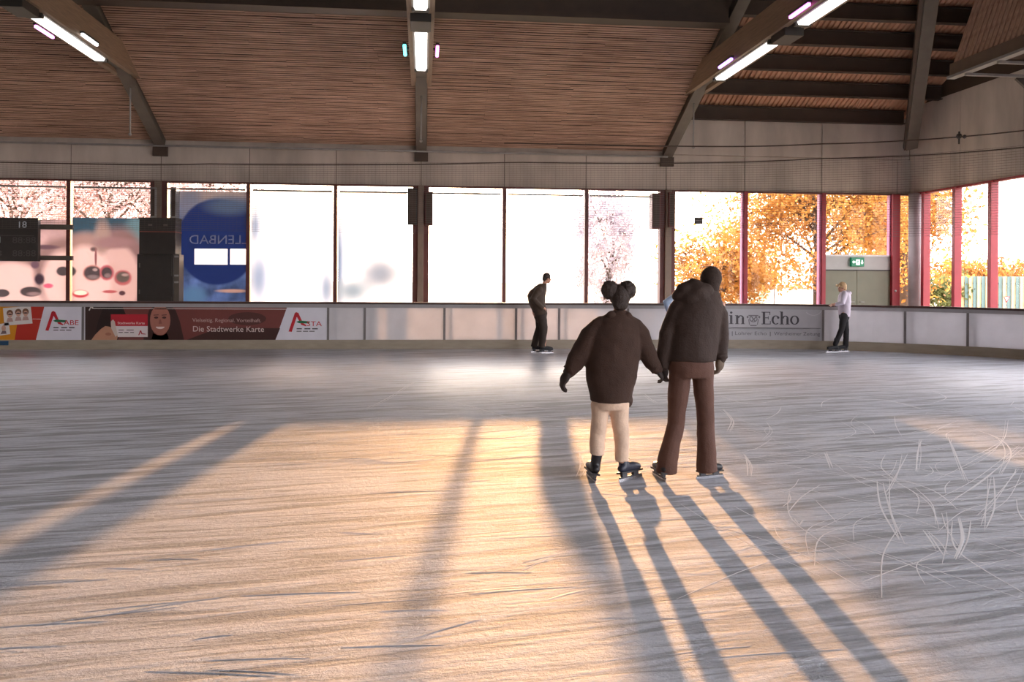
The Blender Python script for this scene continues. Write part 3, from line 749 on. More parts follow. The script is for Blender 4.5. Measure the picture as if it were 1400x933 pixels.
# advert 3 (newspaper), grey, serif letters drawn from strokes
INK = (62, 58, 64)
SL = .009
def stroke(pts, parent, name='letter', rgb=INK, layer=3): pdec(name, [(u, v + SL * (u - 1040)) for u, v in pts], rgb, parent, layer)
def ring_arc(cx, cy, rx, ry, tx, ty, a0, a1, n=16):
    o = ell(cx, cy, rx, ry, n, a0, a1); i_ = ell(cx, cy, rx - tx, ry - ty, n, a0, a1); return o + i_[::-1]
def rect(u0, v0, u1, v1): return [(u0, v0), (u1, v0), (u1, v1), (u0, v1)]
vb, vx, vc = 443.6, 431.5, 426.5           # baseline, x-height, cap height
def L_i(u): stroke(rect(u, vx, u + 3.2, vb), AD3); stroke(rect(u - 1.4, vb - .8, u + 4.6, vb), AD3); stroke(rect(u - 1.4, vx, u, vx + .9), AD3); stroke(ell(u + 1.6, 428, 1.7, 1.5), AD3)
def L_n(u, asc=None):
    stroke(rect(u, asc or vx, u + 3.1, vb), AD3); stroke(rect(u - 1.4, vb - .8, u + 4.5, vb), AD3); stroke(rect(u - 1.4, asc or vx, u, (asc or vx) + .9), AD3)
    stroke(ring_arc(u + 6.4, vx + 3.9, 4.4, 3.9, 2.4, 1.3, PI, 2 * PI), AD3); stroke(rect(u + 7.9, vx + 3.6, u + 10.9, vb), AD3); stroke(rect(u + 6.6, vb - .8, u + 12.3, vb), AD3)
def L_o(u): stroke(ring_arc(u + 6, (vx + vb) / 2, 6.2, 6.2, 2.9, 1.1, 0, PI * .999), AD3); stroke(ring_arc(u + 6, (vx + vb) / 2, 6.2, 6.2, 2.9, 1.1, PI, 2 * PI * .999), AD3)
def L_c(u): stroke(ring_arc(u + 6, (vx + vb) / 2, 5.8, 6.2, 2.9, 1.1, PI * .28, PI), AD3); stroke(ring_arc(u + 6, (vx + vb) / 2, 5.8, 6.2, 2.9, 1.1, PI, PI * 1.75), AD3); stroke(ell(u + 9.3, vx + 2.8, 1.7, 1.6), AD3)
def L_E(u):
    stroke(rect(u + 1.8, vc, u + 5.0, vb), AD3); stroke(rect(u, vc, u + 12, vc + 1.0), AD3); stroke(rect(u, vb - 1.0, u + 12.6, vb), AD3); stroke(rect(u + 5, 434.2, u + 9.6, 435.3), AD3)
    stroke(rect(u + 11, vc, u + 12, vc + 4.2), AD3); stroke(rect(u + 11.6, vb - 4.6, u + 12.6, vb), AD3); stroke(rect(u + 9, 432.6, u + 9.8, 437), AD3)
def L_a(u): stroke(rect(u + 6.5, vx + 3, u + 9.5, vb), AD3); stroke(ring_arc(u + 4.9, vx + 3.6, 4.5, 3.6, 2.3, 1.2, PI * 1.08, 2 * PI), AD3); stroke(ring_arc(u + 4.4, vb - 3.2, 4.2, 3.5, 2.4, 1.1, PI * .2, PI * 1.6), AD3); stroke(rect(u + 9.4, vb - .9, u + 11, vb), AD3)
def L_M(u):
    for x0 in (1.6, 15.5): stroke(rect(u + x0, vc, u + x0 + 3, vb), AD3)
    stroke([(u + 1.8, vc), (u + 5, vc), (u + 11, vb - 3), (u + 9.8, vb)], AD3); stroke([(u + 16.2, vc), (u + 17, vc), (u + 10.4, vb), (u + 9.6, vb - 1.4)], AD3)
    stroke(rect(u, vb - .9, u + 6, vb), AD3); stroke(rect(u + 13.8, vb - .9, u + 20, vb), AD3); stroke(rect(u, vc, u + 4, vc + .9), AD3); stroke(rect(u + 16, vc, u + 20, vc + .9), AD3)
L_M(956); L_a(977.5); L_i(998); L_n(1006.2); L_E(1041); L_c(1054.6); L_n(1067.2, 426); L_o(1080.3)
# crest between the words
for pts in ([(1023, 431), (1037, 431), (1036.4, 432.6), (1023.6, 432.6)], ring_arc(1030, 436, 5.6, 5, 1.3, 1.2, 0, PI * .99), ring_arc(1030, 436, 5.6, 5, 1.3, 1.2, PI, PI * 1.99), [(1025, 444.6), (1035, 444.6), (1034, 446), (1026, 446)],
            [(1026.6, 433.4), (1028.2, 433), (1033.4, 439.6), (1032, 440.4)], [(1033, 433.2), (1034, 434.4), (1027.6, 440.6), (1026.8, 439.4)], ell(1022, 433.8, 1.4, 1.8, 8), ell(1038, 433.8, 1.4, 1.8, 8),
            [(1023, 437), (1024.2, 436.6), (1025, 444), (1024, 444.4)], [(1036, 436.6), (1037.2, 437), (1036, 444.4), (1035, 444)]):
    stroke(pts, AD3, 'crest', (112, 108, 112))
stroke(rect(940, 448.2, 1122, 448.9), AD3, 'line', (110, 108, 110))
for txt, a_, b_ in (('Main-Spessart', 942, 995), ('|', 1000.5, 1001.5), ('Lohrer Echo', 1005, 1048), ('|', 1052.5, 1053.5), ('Wertheimer Zeitung', 1058, 1121)):
    ptext(txt, a_, b_, 458.4 + SL * (a_ - 1040), 5.0, (104, 100, 104), AD3, 3, slope=SL)
pts = ring_arc(1112, 423, 11, 8, .6, .6, PI * .1, PI * .85, 14); stroke(pts, AD3, 'scratch', (206, 204, 206), 4)
pc = at(1015, 474, YB - .03)
tag(MB().box(pc.x - .03, pc.x + .03, YB - .04, YB - .022, .06, .20).build('red_marker', mat('red_mark', srgb(178, 40, 34), .5, .05), None, bevel=.004), 'small red marker on the kick plate below the newspaper advert', 'marker')
pc = at(4, 472, YB - .03)
tag(MB().box(pc.x - .5, pc.x + .12, YB - .045, YB - .022, .10, .2).build('blue_marker', mat('blue_mark', srgb(38, 74, 104), .5, .05), None, bevel=.004), 'dark blue marker on the kick plate at the left edge', 'marker')
# ------------------------------------------------------------------ posters on the windows (translucent printed film)
def film(name, base, shapes, strength=1.0, mott=.25, mscale=1.2):
    """translucent printed film; shapes = (cx, cz, rx, rz, colour, softness) ellipses in object metres, painted in order"""
    m = bpy.data.materials.new(name); m.use_nodes = True; nt = m.node_tree; L = nt.links.new
    p = nt.nodes['Principled BSDF']; out = nt.nodes['Material Output']; p.inputs['Roughness'].default_value = .5
    tc = _n(nt, 'ShaderNodeTexCoord'); sep = _n(nt, 'ShaderNodeSeparateXYZ'); L(tc.outputs['Object'], sep.inputs[0])
    no = _n(nt, 'ShaderNodeTexNoise'); no.inputs['Scale'].default_value = mscale; no.inputs['Detail'].default_value = 4; L(tc.outputs['Object'], no.inputs['Vector'])
    rp = _n(nt, 'ShaderNodeValToRGB'); rp.color_ramp.elements[0].position = .35; rp.color_ramp.elements[1].position = .68
    rp.color_ramp.elements[0].color = tuple(c * (1 - mott) for c in base) + (1,); rp.color_ramp.elements[1].color = tuple(min(1, c * (1 + mott)) for c in base) + (1,)
    L(no.outputs[0], rp.inputs[0]); cur = rp.outputs[0]
    def M_(op, a, b=None):
        n = _n(nt, 'ShaderNodeMath', operation=op)
        for i, xx in enumerate((a, b)):
            if xx is None: continue
            if isinstance(xx, (int, float)): n.inputs[i].default_value = xx
            else: L(xx, n.inputs[i])
        return n.outputs[0]
    for (cx, cz, rx, rz, col, soft) in shapes:
        dx = M_('MULTIPLY', M_('SUBTRACT', sep.outputs[0], cx), 1 / rx); dz = M_('MULTIPLY', M_('SUBTRACT', sep.outputs[2], cz), 1 / rz)
        r2 = M_('ADD', M_('MULTIPLY', dx, dx), M_('MULTIPLY', dz, dz)) if soft > 0 else M_('MAXIMUM', M_('ABSOLUTE', dx), M_('ABSOLUTE', dz)); soft = abs(soft)
        mr = _n(nt, 'ShaderNodeMapRange'); mr.inputs['From Min'].default_value = 1 - soft; mr.inputs['From Max'].default_value = 1 + soft
        mr.inputs['To Min'].default_value = 1; mr.inputs['To Max'].default_value = 0; L(r2, mr.inputs['Value'])
        mx = _n(nt, 'ShaderNodeMixRGB'); L(mr.outputs[0], mx.inputs[0]); L(cur, mx.inputs[1]); mx.inputs[2].default_value = tuple(col) + (1,); cur = mx.outputs[0]
    L(cur, p.inputs['Base Color'])
    tr = _n(nt, 'ShaderNodeBsdfTranslucent'); L(cur, tr.inputs[0])
    mx = _n(nt, 'ShaderNodeMixShader'); mx.inputs[0].default_value = .75; L(p.outputs[0], mx.inputs[1]); L(tr.outputs[0], mx.inputs[2])
    L(mx.outputs[0], out.inputs[0]); return m
YP = YW - .035
def poster(x0, x1, z0, z1, m, label):
    o = MB().box(-(x1 - x0) / 2, (x1 - x0) / 2, -.002, .002, 0, z1 - z0).build('window_poster', m)
    o.location = ((x0 + x1) / 2, YP, z0); tag(o, label, 'poster', 'posters on the windows'); return o
def loc_shapes(x0, x1, z0, items):
    """ellipses given as photo points -> poster metres"""
    res = []
    for (u, v, ru, rv, col, soft) in items:
        a = at(u, v, YP); k = YP / F_PX; res.append((a.x - (x0 + x1) / 2, a.z - z0, ru * k, rv * k, col, soft))
    return res
Z0P = .52
cA0, cA, cB, cC = (XCOL[k] for k in ('A0', 'A', 'B', 'C'))
pk = (.38, .325, .345); pale = (.50, .44, .455); gl = (.15, .14, .155); wat = (.11, .17, .22)
# pink bathing poster, two panes
x0, x1 = cA0 + PANE + .07, cA0 + 2 * PANE - .07; zt = at(50, 318, YP).z
it = [(10, 384, 60, 50, (.30, .25, .26), .2), (14, 400, 48, 40, pale, .2), (84, 372, 34, 46, (.30, .25, .26), .25), (88, 384, 28, 40, pale, .25), (62, 338, 16, 3, (.2, .16, .19), .6), (54, 382, 6, 7, (.12, .1, .13), .5), (48, 362, 5, 5, (.2, .16, .2), .5), (3, 401, 9, 5, gl, .25), (42, 399, 13, 6.5, gl, .25), (46, 402, 8, 2.6, (.3, .26, .28), .7), (86, 371, 8, 6, gl, .3), (66, 391, 6, 3, (.45, .2, .28), .5)]
poster(x0, x1, Z0P, at(50, 300, YP).z, film('pink_film_left', pk, loc_shapes(x0, x1, Z0P, it)), 'pale pink bathing poster behind the scoreboard')
x0, x1 = cA0 + 2 * PANE + .07, cA - .27
it = [(140, 305, 90, 16, wat, .5), (185, 335, 16, 40, (.2, .28, .32), .5), (162, 372, 36, 60, (.27, .22, .235), .25), (118, 378, 40, 58, (.34, .285, .29), .2), (160, 384, 29, 48, (.44, .38, .39), .2), (116, 386, 33, 48, pale, .2), (140, 322, 10, 22, (.33, .29, .29), .7), (128, 341, 4, 3, (.2, .17, .18), .8), (131, 352, 1.5, 12, (.3, .2, .22), .5), (155, 332, 24, 8, (.3, .24, .26), .6),
      (94, 371, 9, 7, gl, .3), (126.5, 373.5, 12, 10.5, (.40, .28, .28), .2), (126.5, 373.5, 10.4, 8.8, gl, .25), (127, 379, 7, 3, (.26, .24, .26), .7), (130, 369, 3, 2, (.4, .36, .38), .7), (146, 373, 9, 10, (.36, .19, .22), .25), (146, 373, 6.5, 7, gl, .3), (147, 377, 4, 3, (.27, .24, .26), .7), (168, 380, 11, 10, (.36, .20, .22), .25), (168, 379, 8.4, 7, (.19, .18, .18), .3), (171, 376, 4, 2, (.36, .32, .33), .7),
      (110, 402, 10, 5, (.40, .14, .17), .3), (110, 400.5, 8.5, 3.2, (.6, .54, .52), .3), (150, 399, 9, 2, (.36, .18, .2), .5), (167, 401, 4, 3, (.14, .1, .12), .5)]
poster(x0, x1, Z0P, at(140, 298, YP).z, film('pink_film_right', (.34, .295, .315), loc_shapes(x0, x1, Z0P, it)), 'pink poster of two bathers wearing sunglasses left of the cabinets')
# blue poster with the mirrored word
x0, x1 = cA + .27, cA + PANE - .07; zt = at(290, 262, YP).z
blue = (.13, .18, .30); deep = (.052, .08, .19)
it = [(290, 268, 60, 14, (.28, .27, .29), .6), (260, 285, 16, 26, (.20, .22, .28), .6), (297, 331, 52, 57, deep, .06), (312, 282, 30, 12, (.13, .17, .24), .8), (318, 398, 20, 2.4, (.34, .28, .27), .7), (265, 404, 16, 12, (.14, .22, .32), .7), (288.6, 351.2, 21.2, 10.4, (.9, .9, .9), -.02), (327.6, 351.2, 12.2, 10.4, (.9, .9, .9), -.02)]
pb = poster(x0, x1, Z0P, zt, film('blue_film', blue, loc_shapes(x0, x1, Z0P, it), mott=.35, mscale=2.0), 'blue poster with mirrored lettering inside a dark round')
M_LET = mat('film_letter', (.9, .92, .95), .5, .1, transl=.75); M_WH = mat('film_white', (.9, .9, .9), .5, .02, transl=.75)
lettering('LLENBAD', at(259, 333.6, YP), at(338.5, 333.8, YP), 12.4 * YP / F_PX, M_LET, pb, YP - .006, mirror=True)
# two bright washed out posters
x0, x1 = cA + PANE + .07, cA + 2 * PANE - .07
it = [(349, 310, 7, 26, (.36, .42, .52), .98), (354, 380, 14, 36, (.34, .4, .5), .98), (446, 395, 9, 26, (.35, .41, .5), .98)]
poster(x0, x1, Z0P, at(400, 262, YP).z, film('white_film', (.95, .95, .97), loc_shapes(x0, x1, Z0P, it), mott=.12), 'washed out white poster right of the blue one')
x0, x1 = cA + 2 * PANE + .07, cB - .42
it = [(463, 360, 7, 60, (.30, .37, .48), .98), (520, 375, 26, 22, (.34, .38, .44), .98), (482, 398, 24, 16, (.34, .40, .46), .98)]
poster(x0, x1, Z0P, at(510, 264, YP).z, film('white_film_b', (.93, .94, .97), loc_shapes(x0, x1, Z0P, it), mott=.14), 'washed out white and pale blue poster left of the middle column')

# small dark sign on the window by the golden tree
pc = at(955, 302, YW - .03)
t = thing('window_sign', 'small dark square sign high on the window by the golden tree', 'sign', tuple(pc))
MB().box(pc.x - .13, pc.x + .13, YW - .05, YW - .01, pc.z - .1, pc.z + .1).build('plate', M_DARK, t)
MB().box(pc.x - .12, pc.x + .12, YW - .055, YW - .05, pc.z - .006, pc.z + .012).build('stripe', M_GREY, t)

# ------------------------------------------------------------------ scoreboard, cabinets, boxes on the columns
YSB = 25.2
a = at(-70, 356.5, YSB); c = at(52, 298, YSB)
t = thing('scoreboard', 'dark scoreboard with dim digits at the left edge', 'scoreboard', ((a.x + c.x) / 2, YSB, a.z))
MB().box(a.x, c.x, YSB, YSB + .18, a.z, c.z).build('case', mat('scoreboard_case', srgb(52, 50, 48), .5, .06), t, bevel=.012)
M_DIG = mat('digit_lit', srgb(120, 122, 124), .5, 0, emis=(.6, .62, .66), estr=.25); M_DIM = mat('digit_dim', srgb(78, 76, 74), .5, 0)
def ytext(txt, u0, u1, vb_, cap, m, parent, y): return lettering(txt, at(u0, vb_, y), at(u1, vb_, y), cap * y / F_PX, m, parent, y - .004, 'digits')
ytext('18', 26, 36.5, 311.4, 8.6, M_DIG, t, YSB); ytext('88:88', 17, 49, 332.5, 8.4, M_DIM, t, YSB); ytext('88:88', 17, 49, 350.5, 8.4, M_DIM, t, YSB)
ytext('88', -28, -4, 311.4, 8.6, M_DIM, t, YSB); ytext('1', -3, 0.6, 332, 8.4, M_DIG, t, YSB); ytext('88', -28, 3, 350.5, 8.4, M_DIM, t, YSB)
MB().box(a.x, c.x - .1, YSB - .004, YSB, at(0, 322.5, YSB).z, at(0, 321.5, YSB).z).build('divider', M_DIM, t)
for v0, v1 in ((306.5, 313.5), (349.5, 356)):
    MB().box(c.x - .3, at(95, 310, YSB).x, YSB + .18, YSB + .30, at(80, v1, YSB).z, at(80, v0, YSB).z).build('mounting_bar', M_STEEL, t)

YC = 24.3
def cab(u0, v0, u1, v1, name, label, dep, lat=True):
    a = at(u0, v1, YC); c = at(u1, v0, YC); z0 = a.z + .012 if v1 < 400 else .02
    t = thing(name, label, 'cabinet', ((a.x + c.x) / 2, YC, z0), 'dark cabinets at the column')
    MB().box(a.x, c.x, YC, YC + dep, z0, c.z).build('body', M_DARK, t, bevel=.012)
    return t, a.x, c.x, z0, c.z
t, xa, xb, z0, z1 = cab(186.5, 348, 237, 470, 'equipment_cabinet', 'large dark cabinet standing behind the boards in front of the column', .7)
MB().box(xa + .04, xb - .04, YC - .02, YC, z0 + .05, (z0 + z1) / 2 - .01).build('door', M_DARK, t); MB().box(xa + .04, xb - .04, YC - .02, YC, (z0 + z1) / 2 + .55, z1 - .03).build('door', M_DARK, t)
MB().box(xb, xb + .14, YC + .06, YC + .5, z0, z1).build('side_panel', M_STEEL, t)
for v_ in (351, 377, 386): p = at(242, v_, YC + .05); MB().box(xb + .02, xb + .12, YC + .02, YC + .06, p.z - .025, p.z + .025).build('latch', M_GREY, t)
for v_ in (363, 399): p = at(191, v_, YC); MB().box(xa + .06, xa + .09, YC - .03, YC - .02, p.z - .06, p.z + .06).build('hinge', M_STEEL, t)
ztop = z1
t, xa, xb, z0, z1 = cab(190, 298.5, 240, 348, 'loudspeaker_case', 'smaller dark case with a red line on top of the large cabinet', .6)
p = at(215, 317, YC); MB().box(xa - .003, xb + .003, YC - .006, YC + .61, p.z - .012, p.z + .012).build('red_line', mat('dull_red', srgb(130, 70, 60), .6, .05), t)
MB().box(xa - .01, xb + .01, YC - .012, YC + .61, z1 - .03, z1 + .01).build('lid', M_DARK, t)
for k in (0.3, .72): MB().box(xa + (xb - xa) * k - .05, xa + (xb - xa) * k + .05, YC - .012, YC, z1 - .22, z1 - .16).build('latch', M_STEEL, t)

def colbox(u0, v0, u1, v1, label, m=M_DARK):
    y = YW - .45; a = at(u0, v1, y); c = at(u1, v0, y)
    t = thing('wall_box', label, 'box', ((a.x + c.x) / 2, y, a.z), 'boxes mounted at the column heads')
    MB().box(a.x, c.x, y, y + .36, a.z, c.z).build('case', m, t, bevel=.01)
    MB().box(a.x + .03, c.x - .03, y - .012, y, a.z + .05, c.z - .05).build('grille', M_STEELD, t)
    MB().box(a.x + .02, c.x - .02, y + .36, y + .44, c.z - .3, c.z - .2).build('bracket', M_STEEL, t)
colbox(557, 258, 570.5, 307, 'dark box hanging on the left of the middle column')
colbox(581, 262, 592, 308, 'reddish brown box hanging on the right of the middle column', M_BROWNFR)
colbox(891.5, 264, 903, 313, 'dark maroon box left of the column by the golden tree', M_BROWNFR)
colbox(914.5, 263, 923.5, 311, 'maroon box right of the column by the golden tree', M_BROWNFR)
colbox(205, 256, 213, 298, 'grey box left of the column above the cabinets', M_GREY)
colbox(233, 256, 241, 298, 'grey box right of the column above the cabinets', M_GREY)

# ------------------------------------------------------------------ pipe, cables and net
q = MB().tube([(-20, YW - .16, ZBAND - .03), (XCOL['C'], YW - .16, ZBAND - .03)], .03, 8)
tag(q.build('ledge_pipe', M_GREY, smooth=True), 'pale pipe along the foot of the slatted ceiling', 'pipe')
OFFN = .7
def cable(z0, zr, sag, r, label, s0=0.0, s1=46.0):
    pts = []
    n = 90
    for i in range(n + 1):
        s = s0 + (s1 - s0) * i / n; p, _ = path(s, OFFN); k = (s % 7.44) / 7.44
        z = z0 + (zr - z0) * min(1, max(0, (s - 14) / 16)) - sag * 4 * k * (1 - k)
        pts.append((p.x, p.y, z))
    tag(MB().tube(pts, r, 6).build('net_cable', M_STEELD, smooth=True), label, 'cable', 'cables of the safety net')
cable(4.42, 4.83, .04, .014, 'lower dark cable that the safety net hangs from')
cable(5.02, 5.20, .03, .016, 'upper dark cable above the safety net in the right corner', 22.0, 46)
q = MB(); c0, _ = path(s_at(1288) + .2, OFFN); q.ball((c0.x, c0.y, 5.19), .07, .07, .07, n=8); q.ball((c0.x + .1, c0.y - .06, 5.17), .05, n=8); q.bar((c0.x, c0.y, 5.0), (c0.x, c0.y, 5.3), .03, .03)
tag(q.build('cable_clamp', M_DARK), 'dark clamp on the upper net cable in the corner', 'clamp')
net = MB()
zb = 2.82
ss = [i * .75 for i in range(61)]
P_ = [path(s, OFFN)[0] for s in ss]
def ztop_(s): return 4.42 + .41 * min(1, max(0, (s - 14) / 16))
for j in range(34):
    vs = []; r = .0030
    for p, s in zip(P_, ss):
        z = zb + (ztop_(s) - zb) * j / 33; _, nn = path(s)
        vs += [(p.x + nn.x * r, p.y + nn.y * r, z - r), (p.x - nn.x * r, p.y - nn.y * r, z - r), (p.x, p.y, z + r)]
    fs = []
    for i in range(len(ss) - 1):
        for k in range(3): fs.append((3 * i + k, 3 * i + (k + 1) % 3, 3 * i + 3 + (k + 1) % 3, 3 * i + 3 + k))
    net.add(vs, fs)
for i in range(500):
    s = i * .09; p, _ = path(s, OFFN); z1_ = ztop_(s); r = .0014
    net.add([(p.x - r, p.y - r, zb), (p.x + r, p.y - r, zb), (p.x, p.y + r, zb), (p.x - r, p.y - r, z1_), (p.x + r, p.y - r, z1_), (p.x, p.y + r, z1_)], [(0, 1, 4, 3), (1, 2, 5, 4), (2, 0, 3, 5)])
tag(net.build('safety_net', mat('net_cord', srgb(96, 88, 84), .8, .05)), 'fine mesh safety net hanging in front of the upper windows', 'net', kind='stuff')

# ------------------------------------------------------------------ outdoors
G_GROUND = mat('outdoor_ground', srgb(150, 140, 112), .9, .25, .3)
tag(MB().box(-160, 200, YW + .35, 320, -.3, -.05).build('ground', G_GROUND), 'pale ground outside the hall', None, kind='structure')
tag(MB().box(XR + .35, 200, -60, YW + .35, -.3, -.06).build('ground', G_GROUND), 'pale ground outside the end wall', None, kind='structure')

def leaf_mat(name, c1, c2):
    m = bpy.data.materials.new(name); m.use_nodes = True; nt = m.node_tree; L = nt.links.new
    p = nt.nodes['Principled BSDF']; p.inputs['Roughness'].default_value = .6; out = nt.nodes['Material Output']
    tc = _n(nt, 'ShaderNodeTexCoord'); no = _n(nt, 'ShaderNodeTexNoise'); no.inputs['Scale'].default_value = 1.6; no.inputs['Detail'].default_value = 5
    L(tc.outputs['Object'], no.inputs['Vector'])
    rp = _n(nt, 'ShaderNodeValToRGB'); rp.color_ramp.elements[0].position = .34; rp.color_ramp.elements[1].position = .64
    rp.color_ramp.elements[0].color = tuple(c1) + (1,); rp.color_ramp.elements[1].color = tuple(c2) + (1,)
    L(no.outputs[0], rp.inputs[0]); L(rp.outputs[0], p.inputs['Base Color'])
    tr = _n(nt, 'ShaderNodeBsdfTranslucent'); L(rp.outputs[0], tr.inputs[0]); mx = _n(nt, 'ShaderNodeMixShader'); mx.inputs[0].default_value = .5
    L(p.outputs[0], mx.inputs[1]); L(tr.outputs[0], mx.inputs[2]); L(mx.outputs[0], out.inputs[0]); return m
M_GOLD = leaf_mat('golden_leaves', srgb(132, 86, 42), srgb(226, 172, 88))
M_ORANGE = leaf_mat('orange_leaves', srgb(128, 82, 42), srgb(222, 160, 78))
M_PINKL = leaf_mat('russet_leaves', srgb(176, 138, 134), srgb(232, 200, 190))
M_PALEL = leaf_mat('pale_leaves', srgb(170, 162, 172), srgb(226, 216, 220))
M_GREENL = leaf_mat('green_leaves', srgb(60, 70, 40), srgb(128, 130, 74))
M_BARK = mat('bark', srgb(92, 74, 62), .9, .2, 6, bump=.3)

def leaves_mesh(name, cen, size, rng, m):
    n = len(cen)
    d1 = rng.normal(size=(n, 3)); d1 /= np.linalg.norm(d1, axis=1, keepdims=True)
    d2 = rng.normal(size=(n, 3)); d2 -= d1 * (d1 * d2).sum(1, keepdims=True); d2 /= np.linalg.norm(d2, axis=1, keepdims=True)
    sz = size * rng.uniform(.6, 1.35, (n, 1)); nz = np.cross(d1, d2)
    v = np.stack([cen - d1 * sz, cen + d2 * sz * .55 + nz * sz * .15, cen + d1 * sz, cen - d2 * sz * .55 + nz * sz * .15], 1).reshape(-1, 3)
    me = bpy.data.meshes.new(name); me.vertices.add(4 * n); me.vertices.foreach_set('co', v.astype(np.float32).ravel())
    me.loops.add(4 * n); me.loops.foreach_set('vertex_index', np.arange(4 * n, dtype=np.int32))
    me.polygons.add(n); me.polygons.foreach_set('loop_start', np.arange(0, 4 * n, 4, dtype=np.int32))
    me.update(calc_edges=True); me.materials.append(m); return me
def tree(name, label, u, Y, zc, rad, nl, m, seed, leaf=.13, group='trees outside the windows', cl=120, nb=26, zmin=.15):
    rng = np.random.default_rng(seed); X = at(u, 380, Y).x
    t = thing(name, label, 'tree', (X, Y, -.05), group)
    c = np.array([X, Y, zc]); r = np.array(rad)
    q = MB(); lean = rng.uniform(-.4, .4)
    base = Vector((X, Y, -.1)); top = Vector((X + lean, Y, zc + r[2] * .55)); mid = Vector((X + lean * .2, Y, max(1.0, zc - r[2] * .55)))
    q.tube([base, mid, (mid + top) / 2 + Vector((.15, 0, 0)), top], [r[2] * .055, r[2] * .045, r[2] * .028, .03], 8)
    ends = []
    for i in range(nb):
        k = rng.uniform(0, .8); st = mid.lerp(top, k); d = rng.normal(size=3); d[2] = abs(d[2]) * .45 - .12; d /= np.linalg.norm(d)
        e = c + d * r * rng.uniform(.7, .95); e = Vector(e); m1 = st.lerp(e, .5) + Vector((0, 0, rng.uniform(-.1, .45)))
        rr = r[2] * .018; q.tube([st, m1, e], [rr, rr * .6, .012], 5); ends += [m1.lerp(e, .3), e]
        for j in range(2):
            e2 = m1.lerp(e, rng.uniform(.1, .8)) + Vector(rng.normal(size=3) * r * .2); q.tube([m1, e2], [rr * .5, .01], 4); ends.append(e2)
    q.build('trunk', M_BARK, t, smooth=True)
    cc = rng.normal(size=(cl, 3)); cc /= np.linalg.norm(cc, axis=1, keepdims=True); cc = c + cc * r * (rng.uniform(.25, 1, (cl, 1)) ** .5) * .92
    cc = np.concatenate([cc, np.array([tuple(e) for e in ends])]); idx = rng.integers(0, len(cc), nl)
    cen = cc[idx] + rng.normal(size=(nl, 3)) * r * .115 * rng.uniform(.5, 1.5, (nl, 1)); cen[:, 2] = np.where(cen[:, 2] < zmin, zmin + rng.uniform(0, 1.2, nl), cen[:, 2])
    o = share('foliage', leaves_mesh('foliage', cen, leaf, rng, m), t); tag(o, kind='stuff')
    return t
tree('golden_tree', 'golden autumn tree outside the red framed window', 1119, 33.5, 3.9, (4.3, 2.9, 3.7), 24000, M_GOLD, 3, .082, cl=130, zmin=1.35)
tree('orange_tree', 'orange leaved tree outside the corner of the hall', 1235, 39, 4.6, (3.1, 3.2, 4.2), 8000, M_ORANGE, 5, .12, cl=80)
tree('amber_tree', 'low spreading amber tree right behind the head of the taller skater', 982, 32.5, 1.75, (2.3, 2.0, 2.2), 8000, M_GOLD, 8, .085, cl=70)
tree('russet_tree', 'russet tree outside the window with the scoreboard', 20, 44, 5.5, (5, 4, 4.5), 15000, M_PINKL, 11, .085)
tree('pale_russet_tree', 'pale russet tree outside above the sunglasses poster', 150, 42, 5.5, (4.2, 4, 4.5), 14000, M_PINKL, 12, .085)
tree('grey_russet_tree', 'thin russet tree outside above the blue poster', 270, 48, 5.6, (3.2, 3, 4.5), 8000, M_PINKL, 13, .085)
tree('thin_tree', 'thin pale tree outside left of the golden tree', 828, 33, 3.0, (1.45, 1.5, 2.9), 9000, M_PALEL, 14, .075, cl=90, nb=6)
for i, (u, Y, zc, r_, mm, lb) in enumerate([(1290, 47, .8, (1.6, 1.5, 1.3), M_GREENL, 'dark green bush outside between the first red posts'), (1330, 50, .8, (1.5, 1.4, 1.1), M_GREENL, 'grey green bush outside beside the striped fence'),
                                            (1345, 120, 2.4, (9, 4, 3.2), M_ORANGE, 'far ochre tree line seen past the red posts'), (1420, 120, 2.4, (9, 4, 3.4), M_ORANGE, 'far ochre tree at the right edge above the fence'), (1010, 100, 1.6, (5, 3, 2.4), M_GOLD, 'far yellow bush low behind the golden tree')]):
    tree('bush', lb, u, Y, zc, r_, 3000, mm, 30 + i, .11 if Y < 60 else .3, 'bushes outside', cl=50, nb=10)
# striped fence beyond the end wall, garden wall, shed, posts
a = at(1316, 400, 46); e = at(1440, 400, 44)
t = thing('picket_fence', 'striped fence of upright boards outside the end wall', 'fence', tuple((a + e) / 2))
nb = 22
for i in range(nb):
    p = a.lerp(e, i / (nb - 1)); o = MB().box(p.x - .12, p.x + .12, p.y - .02, p.y + .02, 0, 2.0).build('board', mat('fence_teal', srgb(96, 120, 120), .7, .1) if i % 2 else mat('fence_tan', srgb(206, 178, 136), .7, .1), t)
for z in (.4, 1.6): MB().bar((a.x, a.y + .05, z), (e.x, e.y + .05, z), .05, .1).build('rail', M_STEEL, t)
a = at(1052, 414, 68); e = at(1128, 414, 68)
t = thing('garden_wall', 'low pinkish garden wall far outside behind the golden tree', 'wall', (a.x, 68, 0))
MB().box(a.x, e.x, 68, 68.25, -.05, 1.02).build('wall_body', mat('pink_plaster', srgb(222, 190, 180), .8, .06), t); MB().box(a.x - .05, e.x + .05, 67.95, 68.3, 1.02, 1.12).build('coping', mat('coping', srgb(150, 130, 130), .8), t)
a = at(1021, 414, 62); e = at(1052, 414, 62)
t = thing('garden_shed', 'small pale green shed outside below the branches', 'shed', (a.x, 62, 0))
MB().box(a.x, e.x, 62, 64, -.05, .55).build('shed_body', mat('shed_green', srgb(150, 165, 140), .7, .06), t)
MB().prism([(a.x - .1, 61.9, .55), (e.x + .1, 61.9, .55), ((a.x + e.x) / 2, 61.9, 1.05)], (0, 0, 0), (0, 2.2, 0)).build('roof', mat('shed_roof', srgb(128, 146, 128), .7, .06), t)
p = at(1058.5, 381, 36)
